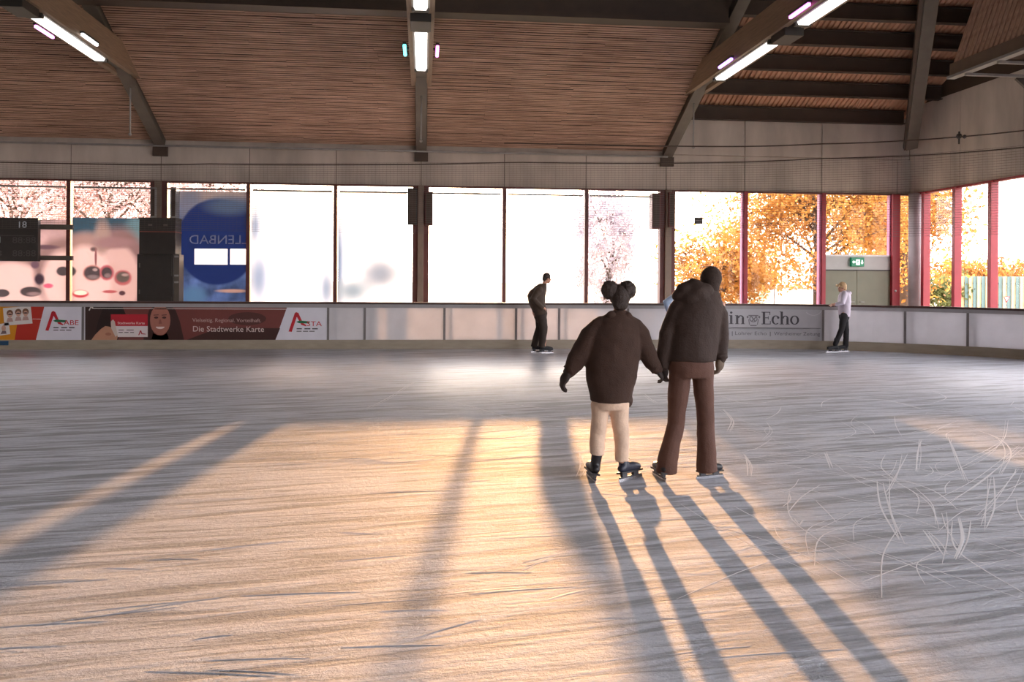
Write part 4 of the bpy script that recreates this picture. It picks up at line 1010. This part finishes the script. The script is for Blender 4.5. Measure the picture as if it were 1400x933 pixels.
t = thing('sign_post', 'pole with a small dark red sign outside under the branches', 'sign', (p.x, 36, -.05))
MB().tube([(p.x, 36, -.05), (p.x, 36, p.z + .15)], .03).build('pole', M_GREY, t)
MB().box(p.x - .13, p.x + .11, 35.93, 35.96, p.z - .11, p.z + .11).build('plate', mat('sign_maroon', srgb(110, 40, 52), .5, .05), t)
MB().box(p.x - .10, p.x - .03, 35.925, 35.93, p.z - .09, p.z - .01).build('white_mark', M_WHITE, t); MB().box(p.x - .10, p.x - .03, 35.925, 35.93, p.z + .02, p.z + .09).build('white_mark', M_WHITE, t)
p = at(1375, 409, 38)
t = thing('yield_sign', 'small red and white triangular road sign outside by the fence', 'sign', (p.x, 38, -.05))
MB().tube([(p.x, 38, -.05), (p.x, 38, p.z)], .03).build('pole', M_GREY, t)
MB().prism([(p.x - .17, 37.95, p.z + .12), (p.x, 37.95, p.z - .18), (p.x + .17, 37.95, p.z + .12)], (0, 0, 0), (0, -.01, 0)).build('red_plate', M_RED, t)
MB().prism([(p.x - .10, 37.94, p.z + .085), (p.x, 37.94, p.z - .09), (p.x + .10, 37.94, p.z + .085)], (0, 0, 0), (0, -.006, 0)).build('white_plate', M_WHITE, t)

# ------------------------------------------------------------------ skate marks on the ice
MARKS = [[(1378, 575), (1366, 604), (1330, 632), (1268, 658)], [(1300, 600), (1310, 622), (1325, 660)], [(1398, 610), (1345, 655), (1290, 690)], [(1210, 660), (1214, 695), (1240, 742)], [(1232, 620), (1226, 650), (1208, 676)],
         [(1352, 650), (1350, 690), (1344, 722)], [(1321, 710), (1318, 735), (1311, 764)], [(1268, 728), (1280, 742), (1292, 758)], [(1256, 600), (1258, 622), (1255, 645)], [(1022, 622), (1030, 636), (1027, 652)],
         [(1340, 590), (1365, 600), (1380, 620), (1372, 650)], [(1230, 595), (1262, 590), (1300, 580)], [(1392, 640), (1370, 680), (1335, 704)], [(1250, 668), (1275, 690), (1282, 720)], [(1090, 712), (1094, 722)],
         [(985, 560), (1000, 575), (995, 590)], [(1046, 578), (1052, 590), (1040, 602)], [(1130, 620), (1138, 640)], [(600, 545), (660, 560), (715, 580), (700, 596)], [(640, 540), (700, 552), (755, 560)], [(500, 560), (530, 545), (570, 520)],
         [(715, 775), (760, 762)], [(640, 600), (690, 598), (740, 592)], [(795, 620), (802, 640), (796, 655)], [(980, 540), (1020, 552), (1070, 545)], [(1140, 545), (1210, 548), (1260, 560)], [(880, 540), (900, 552), (930, 545)]]
def ribbon(mb, pts, wd, ht):
    P = [Vector((p[0], p[1], 0)) for p in pts]; n = 14; Q = []
    for i in range(n + 1):                     # Catmull-Rom through the points
        f = i / n * (len(P) - 1); k = min(int(f), len(P) - 2); tt = f - k
        p0, p1, p2, p3 = P[max(k - 1, 0)], P[k], P[k + 1], P[min(k + 2, len(P) - 1)]
        Q.append(.5 * ((2 * p1) + (p2 - p0) * tt + (2 * p0 - 5 * p1 + 4 * p2 - p3) * tt ** 2 + (3 * p1 - p0 - 3 * p2 + p3) * tt ** 3))
    vs, fs = [], []
    for i, p in enumerate(Q):
        t = (Q[min(i + 1, n)] - Q[max(i - 1, 0)]); t = t.normalized() if t.length > 0 else Vector((1, 0, 0)); s = Vector((-t.y, t.x, 0)); k = math.sin(PI * (i + .4) / (n + .8)) ** .5
        vs += [p - s * wd * k + Vector((0, 0, .0005)), p + s * wd * .1 + Vector((0, 0, ht * k + .0008)), p + s * wd * k + Vector((0, 0, .0005))]
    for i in range(n): fs += [(3 * i, 3 * i + 1, 3 * i + 4, 3 * i + 3), (3 * i + 1, 3 * i + 2, 3 * i + 5, 3 * i + 4)]
    mb.add(vs, fs)
rk = random.Random(21); mk = MB()
for pts in MARKS:
    W_ = [atz(u, v) for u, v in pts]
    for j in range(rk.choice([2, 3])):
        o_ = Vector((rk.uniform(-.035, .035), rk.uniform(-.06, .06), 0)); ribbon(mk, [p + o_ + Vector((rk.uniform(-.02, .02), rk.uniform(-.05, .05), 0)) for p in W_], rk.uniform(.003, .007), .0008)
for i in range(170):
    u = rk.uniform(1010, 1500); v = rk.uniform(540, 780); p = atz(u, v); a = rk.uniform(0, 2 * PI); l = rk.uniform(.2, .9); cv = rk.uniform(-.5, .5)
    d = Vector((math.cos(a), math.sin(a), 0)); s_ = Vector((-d.y, d.x, 0)); ribbon(mk, [p - d * l, p + s_ * cv * l * .6, p + d * l], rk.uniform(.0025, .006), rk.uniform(.0005, .0009))
for i in range(110):
    u = rk.uniform(380, 1250); v = rk.uniform(500, 640); p = atz(u, v); a = rk.uniform(-.5, .5); l = rk.uniform(.3, 1.1); cv = rk.uniform(-.4, .4)
    d = Vector((math.cos(a), math.sin(a), 0)); s_ = Vector((-d.y, d.x, 0)); ribbon(mk, [p - d * l, p + s_ * cv * l * .6, p + d * l], rk.uniform(.003, .006), rk.uniform(.0005, .0009))
tag(mk.build('skate_marks', mat('snow_mark', srgb(244, 244, 248), .8, .03, 30), smooth=True), 'white curved skate marks scratched into the ice', 'skate marks', kind='stuff')
mk = MB()
for i in range(70):
    u = rk.uniform(-100, 1100); v = rk.uniform(585, 930); p = atz(u, v); a = rk.gauss(.12, .2); l = rk.uniform(.08, .35)
    d = Vector((math.cos(a), math.sin(a), 0)); ribbon(mk, [p - d * l, p + Vector((0, .01, 0)), p + d * l], rk.uniform(.003, .008), rk.uniform(.0005, .0014))
tag(mk.build('ice_ridges', mat('ice_ridge', srgb(200, 206, 218), .6, .08, 30), smooth=True), 'small rough ridges of scraped ice', 'ice ridges', kind='stuff')

# ------------------------------------------------------------------ people
_tex = bpy.data.textures.new('folds', 'CLOUDS'); _tex.noise_scale = .16; _tex.noise_depth = 2
_texf = bpy.data.textures.new('curls', 'CLOUDS'); _texf.noise_scale = .022; _texf.noise_depth = 2
def union(mb, name, m, parent, voxel=.012, smooth=4, folds=0.0, tex=None):
    """fuse overlapping volumes into one continuous surface"""
    tmp = bpy.data.objects.new('tmp', mb.mesh('tmp')); C.objects.link(tmp)
    r = tmp.modifiers.new('r', 'REMESH'); r.mode = 'VOXEL'; r.voxel_size = voxel; r.use_smooth_shade = True
    if smooth: sm = tmp.modifiers.new('s', 'SMOOTH'); sm.iterations = smooth; sm.factor = .5
    if folds: dp = tmp.modifiers.new('d', 'DISPLACE'); dp.texture = tex or _tex; dp.strength = folds; dp.mid_level = .5; dp.texture_coords = 'LOCAL'
    dg = bpy.context.evaluated_depsgraph_get(); dg.update()
    me = bpy.data.meshes.new_from_object(tmp.evaluated_get(dg)); me.name = name
    bpy.data.objects.remove(tmp); me.materials.clear(); me.materials.append(m)
    me.polygons.foreach_set('use_smooth', [True] * len(me.polygons))
    return share(name, me, parent)
def frame_of(f, up=(0, 0, 1)):
    f = Vector(f).normalized(); up = Vector(up); s = f.cross(up).normalized(); z = s.cross(f)
    return Matrix((s, f, z)).transposed()
SKIN = mat('skin', srgb(190, 140, 115), .55, .06, 12)
def head_into(mb, c, f, up=(0, 0, 1), k=1.0):
    R = frame_of(f, up); c = Vector(c)
    for p, r in (((0, -.008, .02), (.074, .094, .098)), ((0, .022, -.05), (.056, .068, .066)), ((0, .098, -.018), (.013, .018, .024)), ((.076, -.005, -.012), (.011, .022, .032)), ((-.076, -.005, -.012), (.011, .022, .032)), ((0, .088, -.062), (.024, .012, .010)), ((0, .075, -.095), (.022, .02, .018))):
        mb.ball(c + R @ Vector(p) * k, r[0] * k, r[1] * k, r[2] * k, 14, R)
def face_parts(parent, c, f, up=(0, 0, 1), k=1.0):
    R = frame_of(f, up); c = Vector(c)
    for s in (-1, 1): MB().ball(c + R @ Vector((s * .031, .083, .006)) * k, .011 * k, .009 * k, .007 * k, 8, R).build('eye', mat('eye', srgb(50, 40, 36), .3, .0), parent, smooth=True)
    MB().ball(c + R @ Vector((0, .097, -.062)) * k, .022 * k, .006 * k, .006 * k, 8, R).build('mouth', mat('lips', srgb(150, 84, 78), .5, .0), parent, smooth=True)
def hand_into(mb, w, d, nrm, side, curl=.5, k=1.0, fat=1.0):
    """w wrist, d direction of the hand, nrm palm normal (fingers curl to it), side = thumb side vector"""
    d = Vector(d).normalized(); nrm = Vector(nrm); nrm = (nrm - d * nrm.dot(d)).normalized(); sd = d.cross(nrm).normalized()
    if sd.dot(Vector(side)) < 0: sd = -sd
    w = Vector(w); R = Matrix((sd, nrm, d)).transposed()
    mb.tube([w - d * .03 * k, w + d * .02 * k], .026 * k * fat, 10)
    mb.ball(w + d * .05 * k, .043 * k * fat, .020 * k * fat, .055 * k, 14, R)
    for i, (o, l) in enumerate(((.031, .070), (.011, .080), (-.010, .074), (-.030, .058))):
        b0 = w + d * .085 * k + sd * o * k; cur = b0 - d * .02 * k; pts = [cur, b0]; ang = curl * .5
        for seg in (.42, .33, .25):
            dd = d * math.cos(ang) + nrm * math.sin(ang); cur = pts[-1] + dd * l * seg * k; pts.append(cur); ang += curl * .75
        mb.tube(pts, [.0095 * k * fat, .0095 * k * fat, .009 * k * fat, .0085 * k * fat, .0075 * k * fat], 8, True)
    tb = w + d * .03 * k + sd * .032 * k
    mb.tube([tb - sd * .01 * k, tb, tb + (d * .55 + sd * .6 + nrm * .25).normalized() * .034 * k, tb + (d * .75 + sd * .4 + nrm * .45).normalized() * .062 * k], [.013 * k * fat, .013 * k * fat, .011 * k * fat, .009 * k * fat], 8, True)
M_BLADE = mat('blade_steel', srgb(190, 190, 195), .25, .05, 6, metal=.9); M_BOOT = mat('boot_black', srgb(30, 30, 34), .45, .1, 8); M_BOOTB = mat('boot_navy', srgb(38, 42, 58), .45, .1, 8); M_HOLD = mat('blade_holder', srgb(60, 60, 66), .5, .05)
def skate(parent, o, toe, tilt=(0, 0, 1), boot=None, k=1.0, shaft=.31, holder=None):
    R = frame_of(toe, tilt); o = Vector(o) + R @ Vector((0, .055, 0)) * k; T = lambda x, y, z: o + R @ Vector((x, y, z)) * k
    mb = MB(); mb.tube([T(0, -.055, .12), T(0, -.05, .17), T(0, -.06, shaft)], [.047 * k, .045 * k, .052 * k], 14, True)
    mb.tube([T(0, -.085, .112), T(0, -.02, .118), T(0, .06, .112), T(0, .135, .103)], [.040 * k, .045 * k, .046 * k, .036 * k], 14, True)
    b = union(mb, 'skate', boot or M_BOOT, parent, .008, 2)
    def bx(x0, x1, y0, y1, z0, z1):
        q = MB().box(x0, x1, y0, y1, z0, z1); q.v = [tuple(T(*p)) for p in q.v]; return q
    q = bx(-.036, .036, -.125, .165, .066, .082); q.build('sole', M_BOOT, b)
    q = bx(-.014, .014, -.10, -.035, .026, .07); q2 = bx(-.014, .014, .055, .125, .026, .07); q.add(q2.v, q2.f); q2 = bx(-.009, .009, -.13, .17, .024, .038); q.add(q2.v, q2.f); q.build('blade_holder', holder or M_HOLD, b)
    q = bx(-.0022, .0022, -.145, .185, 0, .026); q.build('blade', M_BLADE, b)
    for i in range(4 if shaft > .25 else 1):
        z = .15 + .036 * i; MB().tube([T(-.03, .0 + .012 * (1 - i), z), T(0, .022 + .01 * (1 - i), z + .006), T(.03, .0 + .012 * (1 - i), z)], .004 * k, 6).build('lace', M_WHITE if False else M_HOLD, b)
    return b

COAT = mat('dark_coat', srgb(50, 34, 26), .8, .12, 9, bump=.25, bscale=70)
COAT2 = mat('dark_hoodie', srgb(58, 38, 28), .9, .12, 12, bump=.3, bscale=120)
BROWN = mat('brown_trousers', srgb(88, 58, 46), .8, .1, 9, bump=.2, bscale=90)
CREAM = mat('cream_trousers', srgb(214, 186, 162), .8, .08, 9, bump=.2, bscale=60)
HAIRD = mat('dark_hair', srgb(48, 34, 26), .6, .2, 50, bump=.5, bscale=150)
GLOVE = mat('dark_glove', srgb(46, 36, 32), .8, .1, 20); GLOVEG = mat('grey_glove', srgb(96, 80, 66), .8, .1, 20)

# ---- taller skater in the dark coat, seen from behind
Y1 = atz(936, 655).y; kW = atz(936, 655).y / F_PX
def Pw(u, v, dy=0.0): return at(u, v, Y1 + dy)
W = thing('person', 'taller skater in a dark hooded coat and brown flared trousers, seen from behind', 'person', tuple(atz(936, 655)), 'skaters on the ice')
hc = Pw(971, 386, .03); hf = Vector((.12, 1, -.1)); hup = Vector((.14, .05, 1))
b = MB(); head_into(b, hc, hf, hup, 1.0)
b.tube([Pw(968, 402, .0), Pw(963, 414, -.01)], [.052, .06], 12, True)
b.tube([Pw(955, 418), Pw(950, 450), Pw(946, 485), Pw(945, 500)], [.11, .12, .11, .09], 16, True)
b.tube([Pw(958, 414), Pw(930, 416), Pw(912, 456), Pw(907, 502)], [.06, .045, .04, .032], 10, True); b.tube([Pw(962, 414), Pw(983, 418), Pw(988, 455, .02), Pw(986, 487, .04)], [.06, .06, .045, .032], 10, True)
b.tube([Pw(933, 500), Pw(925, 575), Pw(906, 632)], [.06, .04, .032], 12, True); b.tube([Pw(960, 500), Pw(964, 575), Pw(965, 632)], [.06, .04, .032], 12, True)
union(b, 'body', SKIN, W, .012, 3); face_parts(W, hc, hf, hup)
b = MB(); R = frame_of(hf, hup)
b.ball(hc + R @ Vector((0, -.012, .03)), .094, .112, .112, 18, R); b.ball(hc + R @ Vector((0, -.045, -.04)), .078, .066, .085, 16, R)
union(b, 'knit_cap', mat('knit_cap', srgb(54, 40, 33), .9, .15, 40, bump=.5, bscale=140), W, .010, 3)
b = MB(); px = kW
def ringsW(rows):
    out = []
    for (v, ul, ur, ry) in rows:
        a = Pw(ul, v); c = Pw(ur, v); out.append(((a.x + c.x) / 2, Y1, a.z, (c.x - a.x) / 2, ry))
    return out
b.rings(ringsW([(494, 913, 978, .155), (488, 912, 979, .165), (465, 912, 982, .165), (440, 914, 985, .17), (424, 919, 988, .16), (414, 926, 987, .14), (404, 930, 984, .12), (396, 948, 982, .09)]), 24)
b.tube([Pw(936, 411), Pw(926, 424), Pw(912, 458, -.01), Pw(907.5, 485, .0), Pw(907, 502, .02)], [.075, .078, .072, .062, .05], 14, True)
b.tube([Pw(978, 420), Pw(984, 430), Pw(985.5, 458, .03), Pw(984.5, 488, .04)], [.075, .075, .068, .06], 14, True)
ct = union(b, 'coat', COAT, W, .011, 4, .022)
b = MB()
for (u, v, r_, dy) in ((929, 405, .068, -.02), (937, 397, .085, -.03), (950, 392, .08, -.04), (964, 398, .085, -.05), (977, 409, .065, -.03), (945, 408, .10, -.05), (962, 412, .09, -.06), (948, 387, .05, .0), (941, 390, .055, .02), (955, 400, .1, -.06)): b.ball(Pw(u, v, dy), r_, r_ * .9, r_ * .85, 14)
union(b, 'hood', COAT, W, .011, 14, .02)
b = MB()
b.rings(ringsW([(516, 918, 972, .13), (505, 914.5, 975, .145), (488, 914, 975, .15)]), 22)
b.tube([Pw(930.5, 508), Pw(927, 545), Pw(924, 580, .02), Pw(918, 605, .0), Pw(912, 630, -.01), Pw(911, 646, .0)], [.098, .089, .074, .078, .087, .094], 16)
b.tube([Pw(960.5, 508), Pw(963, 545), Pw(965, 580, .02), Pw(965.5, 605), Pw(966, 630), Pw(966.5, 645)], [.096, .083, .075, .079, .087, .094], 16)
union(b, 'trousers', BROWN, W, .010, 3, .016)
b = MB(); hand_into(b, Pw(907, 500, .02), (.02, .04, -1), (.4, .2, 0), (-.2, 1, 0), .75, 1.05, 1.3); union(b, 'glove', GLOVE, W, .006, 1)
b = MB(); hand_into(b, Pw(984.5, 488, .05), (-.02, .06, -1), (-.5, .3, 0), (.2, 1, 0), .95, 1.2, 1.6); union(b, 'glove', GLOVEG, W, .006, 2)
MB().tube([Pw(984, 482, .04), Pw(984.4, 490, .045)], .066, 16).build('cuff', COAT, W, smooth=True)
p = Pw(905, 655, -.03); skate(W, Vector((p.x, p.y, 0)), (-.12, 1, 0), (.10, 0, 1), k=.9, shaft=.19)
p = Pw(962, 654, .0); skate(W, Vector((p.x, p.y, 0.0)), (1, .28, 0), (0, 0, 1), k=.85, shaft=.19)

# ---- girl with two hair buns, seen from behind
Y2 = atz(836, 658).y
def Pg(u, v, dy=0.0): return at(u, v, Y2 + dy)
Gp = thing('person', 'skater with two hair buns in an oversized dark sweater and cream trousers, seen from behind', 'person', tuple(atz(836, 658)), 'skaters on the ice')
hc = Pg(847, 408, .02); hf = Vector((.05, 1, -.05)); hup = Vector((0, 0, 1))
b = MB(); head_into(b, hc, hf, hup, .98); b.tube([Pg(847, 420), Pg(847, 436)], [.047, .055], 12, True)
b.tube([Pg(844, 440), Pg(840, 470), Pg(836, 515), Pg(834, 540)], [.10, .11, .10, .08], 16, True)
b.tube([Pg(845, 440), Pg(815, 446), Pg(796, 478), Pg(775, 508)], [.055, .055, .04, .03], 10, True); b.tube([Pg(848, 440), Pg(872, 446), Pg(887, 478), Pg(900, 505)], [.055, .055, .04, .03], 10, True)
b.tube([Pg(822, 540), Pg(818, 590), Pg(816, 622)], [.055, .036, .030], 12, True); b.tube([Pg(847, 545), Pg(850, 592), Pg(850, 630)], [.055, .036, .030], 12, True)
union(b, 'body', SKIN, Gp, .012, 3); face_parts(Gp, hc, hf, hup, .98)
b = MB(); R = frame_of(hf, hup); b.ball(hc + R @ Vector((0, -.02, .02)), .090, .102, .104, 18, R); b.ball(hc + R @ Vector((0, -.05, -.045)), .074, .052, .066, 14, R)
hr = union(b, 'hair', HAIRD, Gp, .009, 2, .010, _texf)
for u in (834, 857.5): union(MB().ball(Pg(u, 396.8, -.01), .077, .072, .082, 18), 'hair_bun', HAIRD, hr, .007, 1, .022, _texf)
def ringsG(rows):
    out = []
    for (v, ul, ur, ry) in rows:
        a = Pg(ul, v); c = Pg(ur, v); out.append(((a.x + c.x) / 2, Y2, a.z, (c.x - a.x) / 2, ry))
    return out
b = MB(); b.rings(ringsG([(549, 808, 862, .15), (540, 806, 864, .165), (520, 802, 869, .17), (500, 800.5, 873, .17), (480, 801, 876, .165), (462, 804, 878, .16), (448, 808, 877, .14), (438, 817, 872, .12), (430, 828, 864, .09), (424, 836, 858, .07)]), 26)
b.tube([Pg(820, 446), Pg(808, 458), Pg(795, 482), Pg(785, 499), Pg(778, 510)], [.085, .09, .088, .075, .05], 14, True)
b.tube([Pg(865, 446), Pg(874, 458), Pg(884, 482, .0), Pg(892, 498, .01), Pg(898, 505, .02)], [.085, .088, .080, .068, .048], 14, True)
b.tube([Pg(858, 545), Pg(858, 551)], .045, 10, True)
union(b, 'sweater', COAT2, Gp, .011, 4, .024)
b = MB()
for (u, v) in ((836, 432), (842, 436), (850, 437), (857, 433), (847, 441)): b.ball(Pg(u, v, -.05), .05, .045, .045, 12)
union(b, 'sweater_hood', COAT2, Gp, .010, 4, .015)
MB().tube([Pg(783, 502), Pg(777, 508)], .058, 14).build('cuff', COAT2, Gp, smooth=True)
MB().tube([Pg(893, 500), Pg(898, 506)], .05, 14).build('cuff', COAT2, Gp, smooth=True)
b = MB(); b.rings(ringsG([(560, 810, 859, .11), (552, 809.5, 860, .125), (535, 809, 861, .13)]), 20)
b.tube([Pg(821, 552), Pg(819.5, 575), Pg(818, 592, .02), Pg(816.5, 610), Pg(815.5, 622)], [.083, .073, .069, .065, .063], 16)
b.tube([Pg(847, 556), Pg(847.5, 575), Pg(849.5, 594, .02), Pg(850.5, 615), Pg(850, 631)], [.083, .077, .067, .062, .060], 16)
union(b, 'trousers', CREAM, Gp, .010, 2, .018)
b = MB(); hand_into(b, Pg(777, 508), (-.45, .05, -.9), (.5, .1, -.3), (.1, 1, 0), .7, 1.2, 1.4); union(b, 'glove', GLOVE, Gp, .006, 1)
b = MB(); hand_into(b, Pg(898, 505, .02), (.55, .05, -.8), (-.3, .2, -.4), (.1, 1, 0), 1.0, .95, 1.2); union(b, 'glove', GLOVE, Gp, .006, 1)
p = Pg(812, 654); skate(Gp, Vector((p.x - .01, p.y, 0)), (-.05, 1, 0), (.16, 0, 1), M_BOOT, .98)
p = Pg(857, 659); skate(Gp, Vector((p.x - .012, p.y, 0)), (.72, .55, 0), (-.22, .05, 1), M_BOOTB, .95)

# ---- bent skater before the boards, turned to the right
p0 = atz(739, 482.5); Y3 = p0.y
def Ps(u, v, dy=0.0): return at(u, v, Y3 + dy)
Sk = thing('person', 'bent skater in dark clothes gliding before the boards under the sun', 'person', tuple(p0), 'skaters on the ice')
hc = Ps(748, 380.5); hf = Vector((1, .15, -.25)); hup = Vector((.3, 0, 1))
b = MB(); head_into(b, hc, hf, hup, .98); b.tube([Ps(745.5, 385), Ps(742, 394)], [.05, .065], 12, True)
b.tube([Ps(740, 396), Ps(735, 408), Ps(736, 428)], [.13, .13, .14], 14, True)
for dy, uk, ua in ((-.10, 744, 744), (.10, 737, 731)): b.tube([Ps(738, 430, dy), Ps(uk, 450, dy), Ps(ua, 474, dy)], [.085, .058, .04], 12, True)
for dy in (-.2, .2):
    b.tube([Ps(740, 396, dy * .8), Ps(730, 408, dy * 1.15), Ps(741, 420, dy)], [.035, .035, .028], 10, True); hand_into(b, Ps(740, 420, dy), (1, 0, -.4), (0, -dy, -.3), (0, 0, 1), .6)
union(b, 'body', SKIN, Sk, .012, 3); face_parts(Sk, hc, hf, hup)
DK = mat('dark_jacket', srgb(70, 54, 42), .8, .1, 9); DK2 = mat('dark_jeans', srgb(56, 44, 36), .8, .1, 9)
R = frame_of(hf, hup); b = MB(); b.ball(hc + R @ Vector((0, -.02, .03)), .084, .10, .10, 16, R); b.ball(hc + R @ Vector((0, -.06, -.03)), .07, .05, .07, 12, R); union(b, 'hair', HAIRD, Sk, .010, 2)
b = MB(); rows = []
for v, ul, ur, ry in ((432, 730, 748, .19), (424, 727, 747.5, .20), (414, 722.5, 745.5, .22), (404, 720.8, 746, .22), (398, 724, 747, .20), (392, 731, 747.5, .15), (388, 737, 747.5, .10)):
    a = Ps(ul, v); c = Ps(ur, v); rows.append(((a.x + c.x) / 2, Y3, a.z, (c.x - a.x) / 2, ry))
b.rings(rows, 20)
for dy in (-.2, .2): b.tube([Ps(737, 397, dy * .8), Ps(728, 409, dy * 1.2), Ps(741, 421, dy)], [.09, .08, .055], 12, True)
union(b, 'jacket', DK, Sk, .013, 4, .02)
b = MB()
b.tube([Ps(739, 428), Ps(739, 434)], [.16, .15], 16, True)
b.tube([Ps(740, 430, -.10), Ps(743, 448, -.10), Ps(742, 462, -.10), Ps(740.5, 475, -.10)], [.12, .10, .088, .075], 14); b.tube([Ps(738, 430, .10), Ps(738, 448, .10), Ps(733, 462, .10), Ps(729.5, 475, .10)], [.12, .095, .08, .07], 14)
union(b, 'trousers', DK2, Sk, .012, 3, .015)
for uu, dy in ((743, -.10), (731, .10)): p = Ps(uu, 482, dy); skate(Sk, (p.x, p.y, 0), (1, .05, 0), (0, 0, 1), M_BOOT, 1.0)

# ---- skater in the pale top at the boards, walking left
p0 = atz(1149, 481.5); Y4 = p0.y
def Pk(u, v, dy=0.0): return at(u, v, Y4 + dy)
K = thing('person', 'young skater in a pale hooded top and black trousers walking left along the boards', 'person', tuple(p0), 'skaters on the ice')
hc = Pk(1151, 393); hf = Vector((-1, .05, -.12)); hup = Vector((0, 0, 1))
b = MB(); head_into(b, hc, hf, hup, .95); b.tube([Pk(1152.5, 398), Pk(1153.5, 405)], [.045, .055], 12, True)
b.tube([Pk(1154, 405), Pk(1154.5, 430)], [.10, .11], 14, True)
for dy, uk, vk, ua, va in ((-.09, 1150.5, 451, 1142, 470), (.09, 1157, 451, 1156.5, 472)): b.tube([Pk(1154, 430, dy), Pk(uk, vk, dy), Pk(ua, va, dy)], [.075, .05, .036], 12, True)
for dy, ue, uw, vw in ((-.15, 1152, 1141.5, 415.8), (.15, 1152, 1143, 417)):
    b.tube([Pk(1154, 402, dy), Pk(ue, 414, dy), Pk(uw, vw, dy * .7)], [.05, .04, .028], 10, True); hand_into(b, Pk(uw, vw, dy * .7), (-1, 0, -.1), (0, 0, -1), (0, -dy, .4), .5)
union(b, 'body', SKIN, K, .012, 3); face_parts(K, hc, hf, hup, .95)
R = frame_of(hf, hup); b = MB(); b.ball(hc + R @ Vector((0, -.02, .03)), .086, .10, .10, 16, R); b.ball(hc + R @ Vector((0, -.06, -.02)), .075, .055, .08, 12, R); b.tube([hc + R @ Vector((-.05, .1, .055)), hc + R @ Vector((.05, .1, .055))], .03, 8, True)
union(b, 'hair', mat('blond_hair', srgb(206, 172, 128), .6, .15, 40, transl=.2), K, .009, 2, .012, _texf)
PALE = mat('pale_top', srgb(206, 196, 208), .8, .08, 9); BLK = mat('black_trousers', srgb(34, 32, 34), .8, .1, 9)
b = MB(); rows = []
for v, ul, ur, ry in ((433, 1147.5, 1161, .15), (424, 1147, 1161.5, .17), (412, 1146.5, 1162.5, .18), (404, 1147.5, 1162, .17), (399.5, 1150, 1159.5, .11)):
    a = Pk(ul, v); c = Pk(ur, v); rows.append(((a.x + c.x) / 2, Y4, a.z, (c.x - a.x) / 2, ry))
b.rings(rows, 20); b.ball(Pk(1159, 401), .09, .1, .07)
for dy, uw, vw in ((-.15, 1143, 416), (.15, 1144, 417)): b.tube([Pk(1154, 402, dy), Pk(1151.5, 414, dy * 1.1), Pk(uw, vw, dy * .7)], [.08, .068, .045], 12, True)
union(b, 'hooded_top', PALE, K, .012, 3, .018)
b = MB(); b.tube([Pk(1154, 430), Pk(1154, 435)], [.125, .12], 14, True)
for dy, uk, vk, ua, va in ((-.09, 1150.5, 451, 1142, 471), (.09, 1157, 451, 1156.5, 473)): b.tube([Pk(1154, 432, dy), Pk(uk, vk, dy), Pk(ua, va, dy)], [.095, .068, .058], 12, True)
union(b, 'trousers', BLK, K, .012, 3, .012)
p = Pk(1143, 480.5, -.09); skate(K, (p.x, p.y, 0.0), (-1, .02, 0), (.0, 0, 1)); p = Pk(1155.5, 481, .09); skate(K, (p.x, p.y, 0), (-1, .05, 0))

# ---- onlooker in the light blue jacket, mostly hidden behind the taller skater
p0 = atz(944, 484); Y5 = p0.y
def Po(u, v, dy=0.0): return at(u, v, Y5 + dy)
O = thing('person', 'skater in a light blue jacket almost hidden behind the taller skater, elbow showing', 'person', tuple(p0), 'skaters on the ice')
hc = Po(939, 394); hf = Vector((.3, 1, 0)); b = MB(); head_into(b, hc, hf, (0, 0, 1), .85); b.tube([Po(939, 399), Po(937, 406)], [.045, .05], 10, True)
b.tube([Po(936, 408), Po(937, 432)], [.11, .12], 14, True)
for s in (-1, 1): b.tube([Po(937 + s * 3.5, 434, 0), Po(937 + s * 4, 454), Po(937 + s * 4, 476)], [.075, .05, .038], 12, True)
b.tube([Po(933, 406), Po(923, 406), Po(910, 415, -.03), Po(914, 427, .0)], [.05, .05, .04, .03], 10, True); b.tube([Po(944, 407), Po(951, 411), Po(954, 424), Po(952, 434)], [.05, .05, .04, .03], 10, True)
hand_into(b, Po(914, 427), (.5, .1, -1), (.4, 0, .2), (0, 1, 0), .6); hand_into(b, Po(952, 434), (0, .1, -1), (-.4, 0, 0), (0, 1, 0), .5)
union(b, 'body', SKIN, O, .012, 3); face_parts(O, hc, hf, (0, 0, 1), .85)
b = MB(); b.ball(hc + Vector((0, -.02, .02)), .08, .09, .085, 14); union(b, 'hair', HAIRD, O, .010, 2)
b = MB(); rows = []
for v, ul, ur, ry in ((436, 926, 949, .16), (424, 925, 950, .17), (412, 924, 950, .16), (405, 927, 947, .13)):
    a = Po(ul, v); c = Po(ur, v); rows.append(((a.x + c.x) / 2, Y5, a.z, (c.x - a.x) / 2, ry))
b.rings(rows, 20); b.tube([Po(932, 407), Po(923, 406), Po(911, 414, -.03), Po(914, 425)], [.09, .095, .088, .058], 12, True); b.tube([Po(944, 408), Po(950, 411), Po(954, 424), Po(952, 432)], [.09, .085, .075, .055], 12, True)
union(b, 'jacket', mat('light_blue_jacket', srgb(158, 178, 204), .7, .08, 9), O, .012, 3, .02)
b = MB(); b.tube([Po(937, 432), Po(937, 437)], [.13, .125], 14, True)
for s in (-1, 1): b.tube([Po(937 + s * 3.5, 435), Po(937 + s * 4, 455), Po(937 + s * 4, 474)], [.095, .07, .06], 12, True)
union(b, 'trousers', DK2, O, .012, 3, .012)
for s in (-1, 1): p = Po(937 + s * 4, 484); skate(O, (p.x, p.y, 0), (.2, 1, 0))
